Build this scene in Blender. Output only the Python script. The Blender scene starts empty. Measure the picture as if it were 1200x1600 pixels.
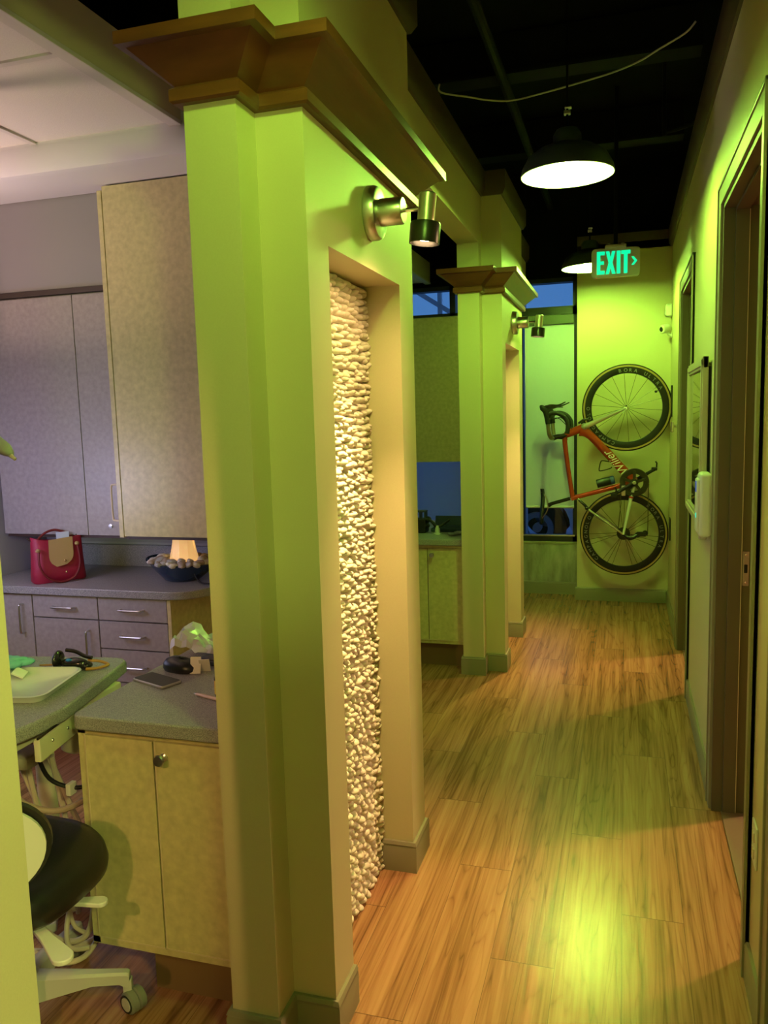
import bpy, bmesh, math, random
from mathutils import Vector, Matrix
PI = math.pi
R = math.radians
scene = bpy.context.scene
C = scene.collection
rnd = random.Random(7)

# ------------------------------------------------------------------ materials
def nt(m):
    m.use_nodes = True
    t = m.node_tree
    return t, t.nodes, t.links, t.nodes['Principled BSDF']

def mat(name, col, rough=.5, metal=0., var=0., scale=12., bump=0., bscale=60., spec=.5, emit=None, estr=0., coat=0., stretch=(1, 1, 1)):
    m = bpy.data.materials.new(name)
    t, N, L, b = nt(m)
    b.inputs['Base Color'].default_value = (*col, 1)
    b.inputs['Roughness'].default_value = rough
    b.inputs['Metallic'].default_value = metal
    b.inputs['Specular IOR Level'].default_value = spec
    b.inputs['Coat Weight'].default_value = coat
    if emit:
        b.inputs['Emission Color'].default_value = (*emit, 1)
        b.inputs['Emission Strength'].default_value = estr
    if var or bump:
        tc = N.new('ShaderNodeTexCoord'); mp = N.new('ShaderNodeMapping')
        mp.inputs['Scale'].default_value = stretch
        L.new(tc.outputs['Object'], mp.inputs['Vector'])
    if var:
        n = N.new('ShaderNodeTexNoise'); n.inputs['Scale'].default_value = scale; n.inputs['Detail'].default_value = 6
        L.new(mp.outputs['Vector'], n.inputs['Vector'])
        r = N.new('ShaderNodeValToRGB')
        r.color_ramp.elements[0].position = .3; r.color_ramp.elements[1].position = .7
        r.color_ramp.elements[0].color = (*[c*(1-var) for c in col], 1)
        r.color_ramp.elements[1].color = (*[min(1, c*(1+var)) for c in col], 1)
        L.new(n.outputs['Fac'], r.inputs['Fac']); L.new(r.outputs['Color'], b.inputs['Base Color'])
    if bump:
        n2 = N.new('ShaderNodeTexNoise'); n2.inputs['Scale'].default_value = bscale; n2.inputs['Detail'].default_value = 4
        L.new(mp.outputs['Vector'], n2.inputs['Vector'])
        bp = N.new('ShaderNodeBump'); bp.inputs['Strength'].default_value = bump; bp.inputs['Distance'].default_value = .01
        L.new(n2.outputs['Fac'], bp.inputs['Height']); L.new(bp.outputs['Normal'], b.inputs['Normal'])
    return m

def glass_mat(name, tint=(1, 1, 1)):
    m = bpy.data.materials.new(name)
    t, N, L, b = nt(m)
    N.remove(b)
    tr = N.new('ShaderNodeBsdfTransparent'); tr.inputs['Color'].default_value = (*tint, 1)
    gl = N.new('ShaderNodeBsdfGlossy'); gl.inputs['Roughness'].default_value = .02
    fr = N.new('ShaderNodeFresnel'); fr.inputs['IOR'].default_value = 1.45
    mx = N.new('ShaderNodeMixShader')
    L.new(fr.outputs['Fac'], mx.inputs['Fac']); L.new(tr.outputs['BSDF'], mx.inputs[1]); L.new(gl.outputs['BSDF'], mx.inputs[2])
    L.new(mx.outputs['Shader'], N['Material Output'].inputs['Surface'])
    return m

def shade_mat(name, col, trans=.45):
    m = bpy.data.materials.new(name)
    t, N, L, b = nt(m)
    N.remove(b)
    d = N.new('ShaderNodeBsdfDiffuse'); d.inputs['Color'].default_value = (*col, 1)
    tr = N.new('ShaderNodeBsdfTranslucent'); tr.inputs['Color'].default_value = (*col, 1)
    mx = N.new('ShaderNodeMixShader'); mx.inputs['Fac'].default_value = trans
    L.new(d.outputs['BSDF'], mx.inputs[1]); L.new(tr.outputs['BSDF'], mx.inputs[2])
    L.new(mx.outputs['Shader'], N['Material Output'].inputs['Surface'])
    return m

def floor_mat():
    m = bpy.data.materials.new('wood_plank_floor')
    t, N, L, b = nt(m)
    tc = N.new('ShaderNodeTexCoord'); sx = N.new('ShaderNodeSeparateXYZ')
    L.new(tc.outputs['Object'], sx.inputs['Vector'])
    def math_(op, a, v=None, c=None):
        n = N.new('ShaderNodeMath'); n.operation = op
        for i, x in enumerate((a, v, c)):
            if x is None: continue
            if isinstance(x, (int, float)): n.inputs[i].default_value = x
            else: L.new(x, n.inputs[i])
        return n.outputs[0]
    PW, PL = .182, 1.22
    u = math_('DIVIDE', sx.outputs['X'], PW)
    ui = math_('FLOOR', u)
    off = math_('FRACT', math_('MULTIPLY', ui, .3763))
    v = math_('ADD', math_('DIVIDE', sx.outputs['Y'], PL), off)
    vi = math_('FLOOR', v)
    uf = math_('FRACT', u); vf = math_('FRACT', v)
    cid = N.new('ShaderNodeCombineXYZ'); L.new(ui, cid.inputs['X']); L.new(vi, cid.inputs['Y'])
    wn = N.new('ShaderNodeTexWhiteNoise'); wn.noise_dimensions = '3D'; L.new(cid.outputs['Vector'], wn.inputs['Vector'])
    # per plank shift of the grain
    sc = N.new('ShaderNodeVectorMath'); sc.operation = 'SCALE'; sc.inputs['Scale'].default_value = 17.
    L.new(wn.outputs['Color'], sc.inputs[0])
    ad = N.new('ShaderNodeVectorMath'); ad.operation = 'ADD'
    L.new(tc.outputs['Object'], ad.inputs[0]); L.new(sc.outputs['Vector'], ad.inputs[1])
    mp = N.new('ShaderNodeMapping'); mp.inputs['Scale'].default_value = (1., .055, 1.)
    L.new(ad.outputs['Vector'], mp.inputs['Vector'])
    n1 = N.new('ShaderNodeTexNoise'); n1.inputs['Scale'].default_value = 7.; n1.inputs['Detail'].default_value = 3.; n1.inputs['Distortion'].default_value = .5
    L.new(mp.outputs['Vector'], n1.inputs['Vector'])
    rings = math_('FRACT', math_('MULTIPLY', n1.outputs['Fac'], 15.))
    tri = math_('MULTIPLY', math_('ABSOLUTE', math_('SUBTRACT', rings, .5)), 2.)      # 0..1 triangle
    lines = math_('POWER', tri, 5.)                                    # thin dark growth lines
    mp2 = N.new('ShaderNodeMapping'); mp2.inputs['Scale'].default_value = (1., .022, 1.)
    L.new(ad.outputs['Vector'], mp2.inputs['Vector'])
    n2 = N.new('ShaderNodeTexNoise'); n2.inputs['Scale'].default_value = 100.; n2.inputs['Detail'].default_value = 6.; n2.inputs['Roughness'].default_value = .6
    L.new(mp2.outputs['Vector'], n2.inputs['Vector'])
    n3 = N.new('ShaderNodeTexNoise'); n3.inputs['Scale'].default_value = 24.; n3.inputs['Detail'].default_value = 3.
    L.new(mp2.outputs['Vector'], n3.inputs['Vector'])
    g = math_('ADD', math_('MULTIPLY', n2.outputs['Fac'], .75), math_('MULTIPLY', n3.outputs['Fac'], .85))
    g = math_('SUBTRACT', g, math_('MULTIPLY', lines, .17))
    g = math_('SUBTRACT', g, .10)
    g = math_('ADD', g, math_('MULTIPLY', math_('SUBTRACT', wn.outputs['Value'], .5), .14))
    rp = N.new('ShaderNodeValToRGB')
    e = rp.color_ramp.elements
    e[0].position = .42; e[0].color = (.15, .060, .024, 1)
    e[1].position = .95; e[1].color = (.44, .222, .110, 1)
    k = e.new(.58); k.color = (.26, .115, .050, 1)
    k = e.new(.74); k.color = (.35, .165, .078, 1)
    L.new(g, rp.inputs['Fac'])
    # thin dark seams
    su = math_('LESS_THAN', math_('ABSOLUTE', math_('SUBTRACT', uf, .5)), .5-.0045)
    sv = math_('LESS_THAN', math_('ABSOLUTE', math_('SUBTRACT', vf, .5)), .5-.0012)
    s = math_('MULTIPLY', su, sv)
    s = math_('ADD', math_('MULTIPLY', s, .55), .45)
    mx = N.new('ShaderNodeMix'); mx.data_type = 'RGBA'; mx.blend_type = 'MULTIPLY'; mx.inputs['Factor'].default_value = 1
    L.new(rp.outputs['Color'], mx.inputs['A']); L.new(s, mx.inputs['B'])
    L.new(mx.outputs['Result'], b.inputs['Base Color'])
    b.inputs['Roughness'].default_value = .25
    b.inputs['Specular IOR Level'].default_value = .7
    bp = N.new('ShaderNodeBump'); bp.inputs['Strength'].default_value = .12; bp.inputs['Distance'].default_value = .004
    L.new(math_('MULTIPLY', g, s), bp.inputs['Height']); L.new(bp.outputs['Normal'], b.inputs['Normal'])
    return m

def speckle_mat(name, c0, c1, c2, rough=.35):
    m = bpy.data.materials.new(name)
    t, N, L, b = nt(m)
    tc = N.new('ShaderNodeTexCoord')
    n = N.new('ShaderNodeTexNoise'); n.inputs['Scale'].default_value = 420; n.inputs['Detail'].default_value = 3
    L.new(tc.outputs['Object'], n.inputs['Vector'])
    rp = N.new('ShaderNodeValToRGB'); e = rp.color_ramp.elements
    e[0].position = .38; e[0].color = (*c0, 1); e[1].position = .66; e[1].color = (*c2, 1)
    k = e.new(.5); k.color = (*c1, 1)
    L.new(n.outputs['Fac'], rp.inputs['Fac']); L.new(rp.outputs['Color'], b.inputs['Base Color'])
    b.inputs['Roughness'].default_value = rough
    return m

def concrete_mat():
    m = mat('concrete', (.36, .35, .27), .85, var=.35, scale=9, bump=.5, bscale=45, stretch=(1.6, 1, .5))
    return m

WALL = mat('beige_paint', (.55, .48, .30), .55, var=.02, scale=300, bump=.04, bscale=420)
TRIM = mat('taupe_trim_paint', (.235, .205, .135), .42)
JAMB = mat('dark_taupe_frame_paint', (.10, .08, .045), .5)
CROWN = mat('stained_wood_crown', (.115, .033, .012), .36, var=.25, scale=6, stretch=(1, .2, 6), bump=.05, bscale=80)
DKTRIM = mat('dark_brown_top_trim', (.055, .032, .018), .5)
BLACKCEIL = mat('black_painted_ceiling', (.005, .006, .004), 1., var=.3, scale=3, spec=.1)
FLOOR = floor_mat()
LAM = mat('mottled_beige_laminate', (.57, .50, .25), .38, var=.13, scale=38, bump=.03, bscale=90)
LAMG = mat('mottled_grey_beige_laminate', (.33, .30, .29), .4, var=.12, scale=45)
EDGE = mat('maple_edge_band', (.62, .52, .33), .4)
COUNTER = speckle_mat('speckled_grey_laminate', (.16, .155, .165), (.27, .265, .27), (.40, .39, .37))
TILE = mat('acoustic_ceiling_tile', (.72, .68, .63), .9, var=.04, scale=200, bump=.15, bscale=300)
GRID = mat('white_ceiling_grid', (.62, .58, .54), .5)
WHITEP = mat('white_painted_plaster', (.75, .74, .76), .55)
GREYP = mat('grey_painted_plaster', (.40, .37, .38), .6)
METAL = mat('brushed_nickel', (.60, .60, .57), .30, 1.)
CHROME = mat('polished_chrome', (.78, .76, .72), .12, 1.)
BLACKM = mat('black_metal', (.012, .010, .008), .32, spec=.4)
BLACKP = mat('black_plastic', (.010, .010, .011), .4, spec=.35)
VINYL = mat('black_vinyl', (.012, .012, .012), .3, bump=.05, bscale=260)
RUBBER = mat('black_rubber', (.008, .008, .008), .7, spec=.2)
WHITEPL = mat('white_plastic', (.68, .66, .60), .35)
CREAMPL = mat('cream_plastic', (.60, .50, .38), .45)
GREYPL = mat('light_grey_plastic', (.50, .49, .45), .4)
BULB = mat('glowing_halogen', (1, .8, .5), .5, emit=(1, .68, .34), estr=60)
PEND = mat('glowing_pendant_bulb', (.9, .9, .8), .5, emit=(.47, 1., .10), estr=860)
PENDEND = mat('glowing_bulb_end', (.9, .9, .8), .5, emit=(.5, 1., .2), estr=14)
SHADEIN = mat('white_enamel_inside', (.62, .63, .58), .4)
SHADE = mat('dark_green_enamel', (.035, .045, .03), .35)
GLASS = glass_mat('clear_window_glass')
FRAMEB = mat('black_window_frame', (.012, .013, .013), .4)
FABRIC = shade_mat('white_roller_fabric', (.78, .80, .82), .42)
CONC = concrete_mat()
STONE = mat('cream_pebble', (.72, .66, .54), .75, var=.12, scale=25, bump=.2, bscale=60)
GROUT = mat('pale_grout', (.42, .36, .27), .9, bump=.5, bscale=120)

# ------------------------------------------------------------------ mesh builder
class MB:
    def __init__(s, M=None):
        s.bm = bmesh.new(); s.M = M or Matrix(); s.flat = False
    def _add(s, bm):
        me = bpy.data.meshes.new('tmp'); bm.to_mesh(me); bm.free()
        s.bm.from_mesh(me); bpy.data.meshes.remove(me)
    def box(s, x0, x1, y0, y1, z0, z1, bev=0., M=None, seg=2):
        bm = bmesh.new()
        bmesh.ops.create_cube(bm, size=1)
        for v in bm.verts:
            v.co = Vector((x0 + (v.co.x+.5)*(x1-x0), y0 + (v.co.y+.5)*(y1-y0), z0 + (v.co.z+.5)*(z1-z0)))
        if bev:
            s.flat = True
            bmesh.ops.bevel(bm, geom=bm.edges[:], offset=bev, segments=seg, affect='EDGES', profile=.5)
        bm.transform(s.M @ (M or Matrix()))
        s._add(bm); return s
    def prism(s, poly, z0, z1, bev=0., M=None):
        bm = bmesh.new()
        a = [bm.verts.new((x, y, z0)) for x, y in poly]; b = [bm.verts.new((x, y, z1)) for x, y in poly]
        n = len(poly)
        bm.faces.new(a[::-1]); top = bm.faces.new(b)
        for i in range(n): bm.faces.new((a[i], a[(i+1) % n], b[(i+1) % n], b[i]))
        bmesh.ops.recalc_face_normals(bm, faces=bm.faces[:])
        if bev:
            s.flat = True
            es = [e for e in bm.edges if abs(e.verts[0].co.z-e.verts[1].co.z) < 1e-7]
            bmesh.ops.bevel(bm, geom=es, offset=bev, segments=3, affect='EDGES', profile=.5)
        bm.transform(s.M @ (M or Matrix()))
        s._add(bm); return s
    def tube(s, pts, r, n=12, closed=False, flat=1., cap=True, smooth=True):
        """r: number or list; flat squeezes the section along its second axis"""
        pts = [Vector(p) for p in pts]; k = len(pts)
        rs = list(r) if isinstance(r, (list, tuple)) else [r]*k
        if 4 <= k <= 14 and not closed and smooth:                      # Catmull-Rom through the points
            q, rq = [], []
            for i in range(k-1):
                p0, p1, p2, p3 = pts[max(i-1, 0)], pts[i], pts[i+1], pts[min(i+2, k-1)]
                for j in range(5):
                    t_ = j/5.
                    q.append(.5*((2*p1)+(p2-p0)*t_+(2*p0-5*p1+4*p2-p3)*t_*t_+(3*p1-p0-3*p2+p3)*t_**3)); rq.append(rs[i]*(1-t_)+rs[i+1]*t_)
            pts, rs = q+[pts[-1]], rq+[rs[-1]]; k = len(pts)
        bm = bmesh.new(); rings = []
        ref = None
        for i, p in enumerate(pts):
            if closed: d = pts[(i+1) % k]-pts[i-1]
            else: d = pts[min(i+1, k-1)]-pts[max(i-1, 0)]
            d.normalize()
            if ref is None:
                ref = Vector((0, 1, 0)) if abs(d.y) < .9 else Vector((0, 0, 1))
            u = (ref-d*ref.dot(d)).normalized(); w = d.cross(u); ref = u
            rings.append([bm.verts.new(p+(u*math.cos(2*PI*j/n)*flat+w*math.sin(2*PI*j/n))*rs[i]) for j in range(n)])
        for i in range(k if closed else k-1):
            a, b = rings[i], rings[(i+1) % k]
            for j in range(n): bm.faces.new((a[j], a[(j+1) % n], b[(j+1) % n], b[j]))
        if cap and not closed:
            bm.faces.new(rings[0][::-1]); bm.faces.new(rings[-1])
        bmesh.ops.recalc_face_normals(bm, faces=bm.faces[:])
        bm.transform(s.M); s._add(bm); return s
    def lathe(s, prof, n=32, M=None, close=False):
        """prof: (radius, z) pairs round local z"""
        bm = bmesh.new(); rings = []
        for r_, z_ in prof:
            if r_ < 1e-6: rings.append([bm.verts.new((0, 0, z_))])
            else: rings.append([bm.verts.new((r_*math.cos(2*PI*j/n), r_*math.sin(2*PI*j/n), z_)) for j in range(n)])
        prs = list(zip(rings, rings[1:]))
        if close: prs.append((rings[-1], rings[0]))
        for a, b in prs:
            for j in range(n):
                q = (j+1) % n
                if len(a) == 1 and len(b) == 1: continue
                if len(a) == 1: bm.faces.new((a[0], b[q], b[j]))
                elif len(b) == 1: bm.faces.new((a[j], a[q], b[0]))
                else: bm.faces.new((a[j], a[q], b[q], b[j]))
        bmesh.ops.recalc_face_normals(bm, faces=bm.faces[:])
        bm.transform(s.M @ (M or Matrix())); s._add(bm); return s
    def ball(s, c, r, sub=3, jit=0., rot=None, rg=None):
        bm = bmesh.new(); bmesh.ops.create_icosphere(bm, subdivisions=sub, radius=1)
        r = r if isinstance(r, (tuple, list)) else (r, r, r)
        if jit:
            for v in bm.verts: v.co *= 1+(rg or rnd).uniform(-jit, jit)
        M = Matrix.Translation(c) @ (rot.to_4x4() if rot else Matrix()) @ Matrix.Diagonal((*r, 1))
        bm.transform(s.M @ M); s._add(bm); return s
    def sweep(s, prof, path, closed=False):
        """prof: (offset to the right of travel, z); path: (x, y) corners, mitred"""
        n = len(path); bm = bmesh.new(); rings = []
        P = [Vector(p) for p in path]
        for i in range(n):
            if closed or 0 < i < n-1:
                d0 = (P[i]-P[i-1]).normalized(); d1 = (P[(i+1) % n]-P[i]).normalized()
            else:
                d0 = d1 = ((P[1]-P[0]) if i == 0 else (P[-1]-P[-2])).normalized()
            n0 = Vector((d0.y, -d0.x)); n1 = Vector((d1.y, -d1.x))
            m = (n0+n1); m = m/max(1e-6, m.dot(n0))
            rings.append([bm.verts.new((P[i].x+m.x*o, P[i].y+m.y*o, z)) for o, z in prof])
        k = len(prof)
        for i in range(n if closed else n-1):
            a, b = rings[i], rings[(i+1) % n]
            for j in range(k): bm.faces.new((a[j], a[(j+1) % k], b[(j+1) % k], b[j]))
        if not closed:
            bm.faces.new(rings[0]); bm.faces.new(rings[-1][::-1])
        bmesh.ops.recalc_face_normals(bm, faces=bm.faces[:])
        bm.transform(s.M); s._add(bm); return s
    def quadgrid(s, rows):
        """rows: list of rows of points"""
        bm = bmesh.new(); V = [[bm.verts.new(p) for p in r_] for r_ in rows]
        for i in range(len(V)-1):
            for j in range(len(V[0])-1): bm.faces.new((V[i][j], V[i][j+1], V[i+1][j+1], V[i+1][j]))
        bmesh.ops.recalc_face_normals(bm, faces=bm.faces[:])
        bm.transform(s.M); s._add(bm); return s
    def build(s, name, m, parent=None, ang=35, mods=None):
        me = bpy.data.meshes.new(name)
        if parent is not None:
            w = Vector((0, 0, 0)); p = parent
            while p is not None: w += p.location; p = p.parent
            s.bm.transform(Matrix.Translation(-w))
        s.bm.to_mesh(me); s.bm.free()
        me.materials.append(m)
        me.polygons.foreach_set('use_smooth', [True]*len(me.polygons))
        me.set_sharp_from_angle(angle=R(ang))
        o = bpy.data.objects.new(name, me); C.objects.link(o)
        if s.flat:
            wn = o.modifiers.new('weighted_normals', 'WEIGHTED_NORMAL'); wn.keep_sharp = True; wn.weight = 80
        if parent is not None: o.parent = parent
        return o

def thing(name, label, cat, loc=(0, 0, 0), group=None):
    o = bpy.data.objects.new(name, None); C.objects.link(o); o.location = loc; o.empty_display_size = .05
    o['label'] = label; o['category'] = cat
    if group: o['group'] = group
    return o
def tag(o, label, cat, group=None):
    o['label'] = label; o['category'] = cat
    if group: o['group'] = group
    return o
def struct(o, label=None, cat=None):
    o['kind'] = 'structure'
    if label: o['label'] = label
    if cat: o['category'] = cat
    return o
def dup(root, dloc, label=None, group=None):
    def cp(o, par):
        c = o.copy(); C.objects.link(c); c.parent = par
        for ch in list(o.children): cp(ch, c)
        return c
    r = cp(root, None); r.location = Vector(root.location)+Vector(dloc)
    if label: r['label'] = label
    if group: r['group'] = group
    return r
def part(o, label): o['label'] = label; return o
def rrect(x0, x1, y0, y1, r, n=6):
    """rounded rectangle, r one radius or four (x0y0, x1y0, x1y1, x0y1)"""
    rr = r if isinstance(r, (tuple, list)) else (r,)*4
    out = []
    for (cx, cy, a0, q) in ((x0+rr[0], y0+rr[0], PI, rr[0]), (x1-rr[1], y0+rr[1], 1.5*PI, rr[1]), (x1-rr[2], y1-rr[2], 0, rr[2]), (x0+rr[3], y1-rr[3], .5*PI, rr[3])):
        if q < 1e-5: out.append((cx, cy)); continue
        for i in range(n+1):
            a = a0+.5*PI*i/n; out.append((cx+q*math.cos(a), cy+q*math.sin(a)))
    return out
def axis_to(d):
    return Vector((0, 0, 1)).rotation_difference(Vector(d).normalized()).to_matrix().to_4x4()
def bow(mb, a, b, out, r=.005):
    """bow handle from a to b standing off along out"""
    a, b, out = Vector(a), Vector(b), Vector(out)
    d = (b-a)
    pts = [a, a+out*.75+d*.01, a+out+d*.07, a+out*1.05+d*.5, b+out-d*.07, b+out*.75-d*.01, b]
    return mb.tube(pts, r, 10)

# ------------------------------------------------------------------ camera
cp, cy, cr = R(6.85772496), R(-16.86320103), R(-1.62539941)
f = Vector((math.sin(cy)*math.cos(cp), math.cos(cy)*math.cos(cp), -math.sin(cp)))
rt = Vector((math.cos(cy), -math.sin(cy), 0)); up = rt.cross(f)
rt2 = math.cos(cr)*rt+math.sin(cr)*up; up2 = -math.sin(cr)*rt+math.cos(cr)*up
cam = bpy.data.cameras.new('camera'); co = bpy.data.objects.new('camera', cam); C.objects.link(co)
M = Matrix((rt2, up2, -f)).transposed().to_4x4(); M.translation = (0, 0, 1.57)
co.matrix_world = M
cam.sensor_fit = 'VERTICAL'; cam.sensor_height = 36; cam.lens = 1251.51/1600*36
cam.clip_start = .05
scene.camera = co

# ------------------------------------------------------------------ world: dusk sky
w = bpy.data.worlds.new('dusk_sky'); scene.world = w; w.use_nodes = True
N = w.node_tree.nodes; L = w.node_tree.links
bg = N['Background']
tc = N.new('ShaderNodeTexCoord'); sp = N.new('ShaderNodeSeparateXYZ'); L.new(tc.outputs['Generated'], sp.inputs['Vector'])
rp = N.new('ShaderNodeValToRGB'); e = rp.color_ramp.elements
e[0].position = .0; e[0].color = (.05, .16, .40, 1); e[1].position = .6; e[1].color = (.045, .15, .45, 1)
k = e.new(.12); k.color = (.06, .19, .49, 1)
L.new(sp.outputs['Z'], rp.inputs['Fac']); L.new(rp.outputs['Color'], bg.inputs['Color'])
bg.inputs['Strength'].default_value = 1.0

# ================================================================== SETTING
RX = .336            # right wall face
YE = 6.73            # bike wall face
XL = -.69            # left hallway face
CEILZ = 3.5
struct(MB().box(-5.2, 5.2, -5.0, 7.05, -.08, 0).build('floor', FLOOR))
struct(MB().box(-5.3, 5.3, -5.1, 7.2, CEILZ, CEILZ+.08).build('ceiling', BLACKCEIL))

# right wall with three door openings (Y0, Y1, head)
DOORS = [(.98, 1.90, 2.29), (2.30, 3.22, 2.29), (4.55, 5.41, 2.28)]
WT = .16
mb = MB(); ys = .25
for y0, y1, h in DOORS:
    mb.box(RX, RX+WT, ys, y0, 0, 2.86); mb.box(RX, RX+WT, y0, y1, h, 2.86); ys = y1
mb.box(RX, RX+WT, ys, 7.0, 0, 2.86)
struct(mb.build('wall_right', WALL))
struct(MB().sweep([(0, 2.80), (.012, 2.80), (.03, 2.83), (.03, 2.93), (0, 2.93)], [(RX, 6.73), (RX, .25)]).build('trim_1', DKTRIM))
for i, (y0, y1, h) in enumerate(DOORS):
    a = RX; cw = .07; ct = .014
    mb = MB()
    # casing: two legs and a head, stepped profile
    for (p0, p1, z1) in ((y0-cw, y0, h+cw), (y1, y1+cw, h+cw)):
        mb.box(a-ct, a+.002, p0, p1, 0, z1, .003)
    mb.box(a-ct, a+.002, y0-.001, y1+.001, h, h+cw, .003)
    mb.box(a-ct-.005, a, y0-cw, y0-cw+.012, 0, h+cw, .002); mb.box(a-ct-.005, a, y1+cw-.012, y1+cw, 0, h+cw, .002)
    mb.box(a-ct-.005, a, y0-cw, y1+cw, h+cw-.012, h+cw, .002)
    fr = struct(mb.build('trim_%d' % (i+2), TRIM))
    jb = MB()
    jb.box(a-.004, a+WT+.004, y0-.001, y0+.018, 0, h); jb.box(a-.004, a+WT+.004, y1-.018, y1+.001, 0, h)
    jb.box(a-.004, a+WT+.004, y0, y1, h-.018, h+.001)
    jb.box(a+.035, a+.08, y0, y0+.03, 0, h-.018, .002); jb.box(a+.035, a+.08, y1-.03, y1, 0, h-.018, .002)
    jb.box(a+.035, a+.08, y0, y1, h-.03, h-.017, .002)
    j = jb.build('door_jamb', JAMB, fr)
    MB().box(a+.0800, a+.0825, y1-.0285, y1-.0175, .004, h-.03).build('weather_strip', CREAMPL, fr)
    MB().box(a+.03, a+WT, y0+.02, y1-.02, 0, .005, .002).build('threshold', mat('brown_threshold', (.16, .10, .06), .5), fr)
    if i == 1:
        st = MB().box(a+.0865, a+.1085, y1-.0205, y1-.0165, .90, 1.03, .0015).build('strike_plate', METAL, fr)
        MB().box(a+.0905, a+.104, y1-.0215, y1-.0172, .948, .982, .003).build('strike_hole', BLACKP, st)
        for z in (.912, 1.018):
            MB().ball((a+.0975, y1-.0206, z), (.004, .0015, .004), 2).build('screw', CHROME, st)

# the rooms behind the right wall
mb = MB(); mb.box(3.0, 3.1, .0, 7.05, 0, 2.86); mb.box(RX+WT, 3.0, 4.36, 4.42, 0, 2.86); mb.box(RX+WT, 3.1, .25, .33, 0, 2.86); mb.box(RX+WT, 3.1, 6.95, 7.05, 0, 2.86)
mb.box(RX+WT, 3.0, 2.06, 2.13, 0, 2.86)
struct(mb.build('wall_side_rooms', mat('brown_room_paint', (.20, .12, .07), .7)))
struct(MB().box(RX+WT-.02, 3.1, .3, 7.05, 2.60, 2.64).build('ceiling_side_rooms', WHITEP))

# bike wall, window wall
struct(MB().box(-.378, RX+.01, YE, 7.05, 0, 2.86).build('wall_end', WALL))
struct(MB().sweep([(0, 2.80), (.012, 2.80), (.03, 2.83), (.03, 2.93), (0, 2.93)], [(-.378, 7.0), (-.378, YE), (RX, YE)][::-1]).build('trim_5', DKTRIM))
WY = 6.92
struct(MB().box(-5.2, -.378, WY, 7.08, 0, .435).build('wall_window_sill', CONC))
struct(MB().box(-5.2, -.378, WY-.006, WY+.1, .435, .455, .004).build('trim_6', mat('painted_sill_cap', (.33, .32, .2), .6)))
struct(MB().box(-5.3, RX+WT, WY+.03, 7.2, 2.66, CEILZ+.02).box(-.378, 3.1, 7.0, 7.2, 2.80, CEILZ+.02).build('wall_above_window', BLACKCEIL))
BP = [(0, 0), (.013, 0), (.013, .088), (.0105, .094), (.0135, .097), (.009, .108), (0, .108)]
struct(MB().sweep(BP, [(-.378, WY), (-2.5, WY)][::-1]).build('baseboard_window', TRIM))
struct(MB().sweep(BP, [(-.378, WY), (-.378, YE), (RX, YE)]).build('baseboard_end', TRIM))
mb = MB()
for a, b in ((6.73, 5.48), (4.48, 3.29), (2.23, 1.97), (.91, .25)):
    mb.sweep(BP, [(RX, a), (RX, b)])
struct(mb.build('baseboard_right', TRIM))
# back of the hall behind the camera and the outer shell
struct(MB().box(-5.3, 5.3, -5.1, -5.0, 0, CEILZ).build('wall_back', WALL))
struct(MB().box(3.1, 3.2, .25, 7.2, 0, CEILZ).box(5.2, 5.3, -5.1, .33, 0, CEILZ).box(3.1, 5.3, .25, .33, 0, CEILZ).box(-5.3, -5.2, -5.1, 7.2, 0, CEILZ).build('wall_outer', GREYP))

# windows
def window(n, x0, x1, mull, low=None):
    mb = MB()
    z0, z1 = .455, 2.66; y0, y1 = WY+.02, WY+.12
    mb.box(x0, x1, y0, y1, z0, z0+.05); mb.box(x0, x1, y0, y1, z1-.035, z1)
    mb.box(x0, x1, y0, y1, 2.36, 2.43)
    for m_ in mull: mb.box(m_-.025, m_+.025, y0, y1, z0 if low is None or m_ in low else 2.36, z1)
    fr = struct(mb.build('window_%d' % n, FRAMEB))
    for a, b in zip(mull, mull[1:]):
        MB().box(a+.025, b-.025, WY+.065, WY+.071, 2.43, z1-.035).build('window_pane', GLASS, fr)
    lo = list(low or mull)
    for a, b in zip(lo, lo[1:]):
        MB().box(a+.025, b-.025, WY+.065, WY+.071, z0+.05, 2.36).build('window_pane', GLASS, fr)
    mb2 = MB().box(x0+.03, x1-.03, WY+.018, WY+.03, z0+.045, z0+.058, .002).build('window_bead', METAL, fr)
window(1, -1.30, -.378, (-1.275, -.86, -.40))
window(2, -4.2, -1.30, (-4.175, -2.8, -1.435, -1.325), (-4.175, -2.8, -1.325))
struct(MB().box(-5.2, -4.2, WY, 7.1, .435, 2.70).build('wall_window_left', GREYP))

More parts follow.
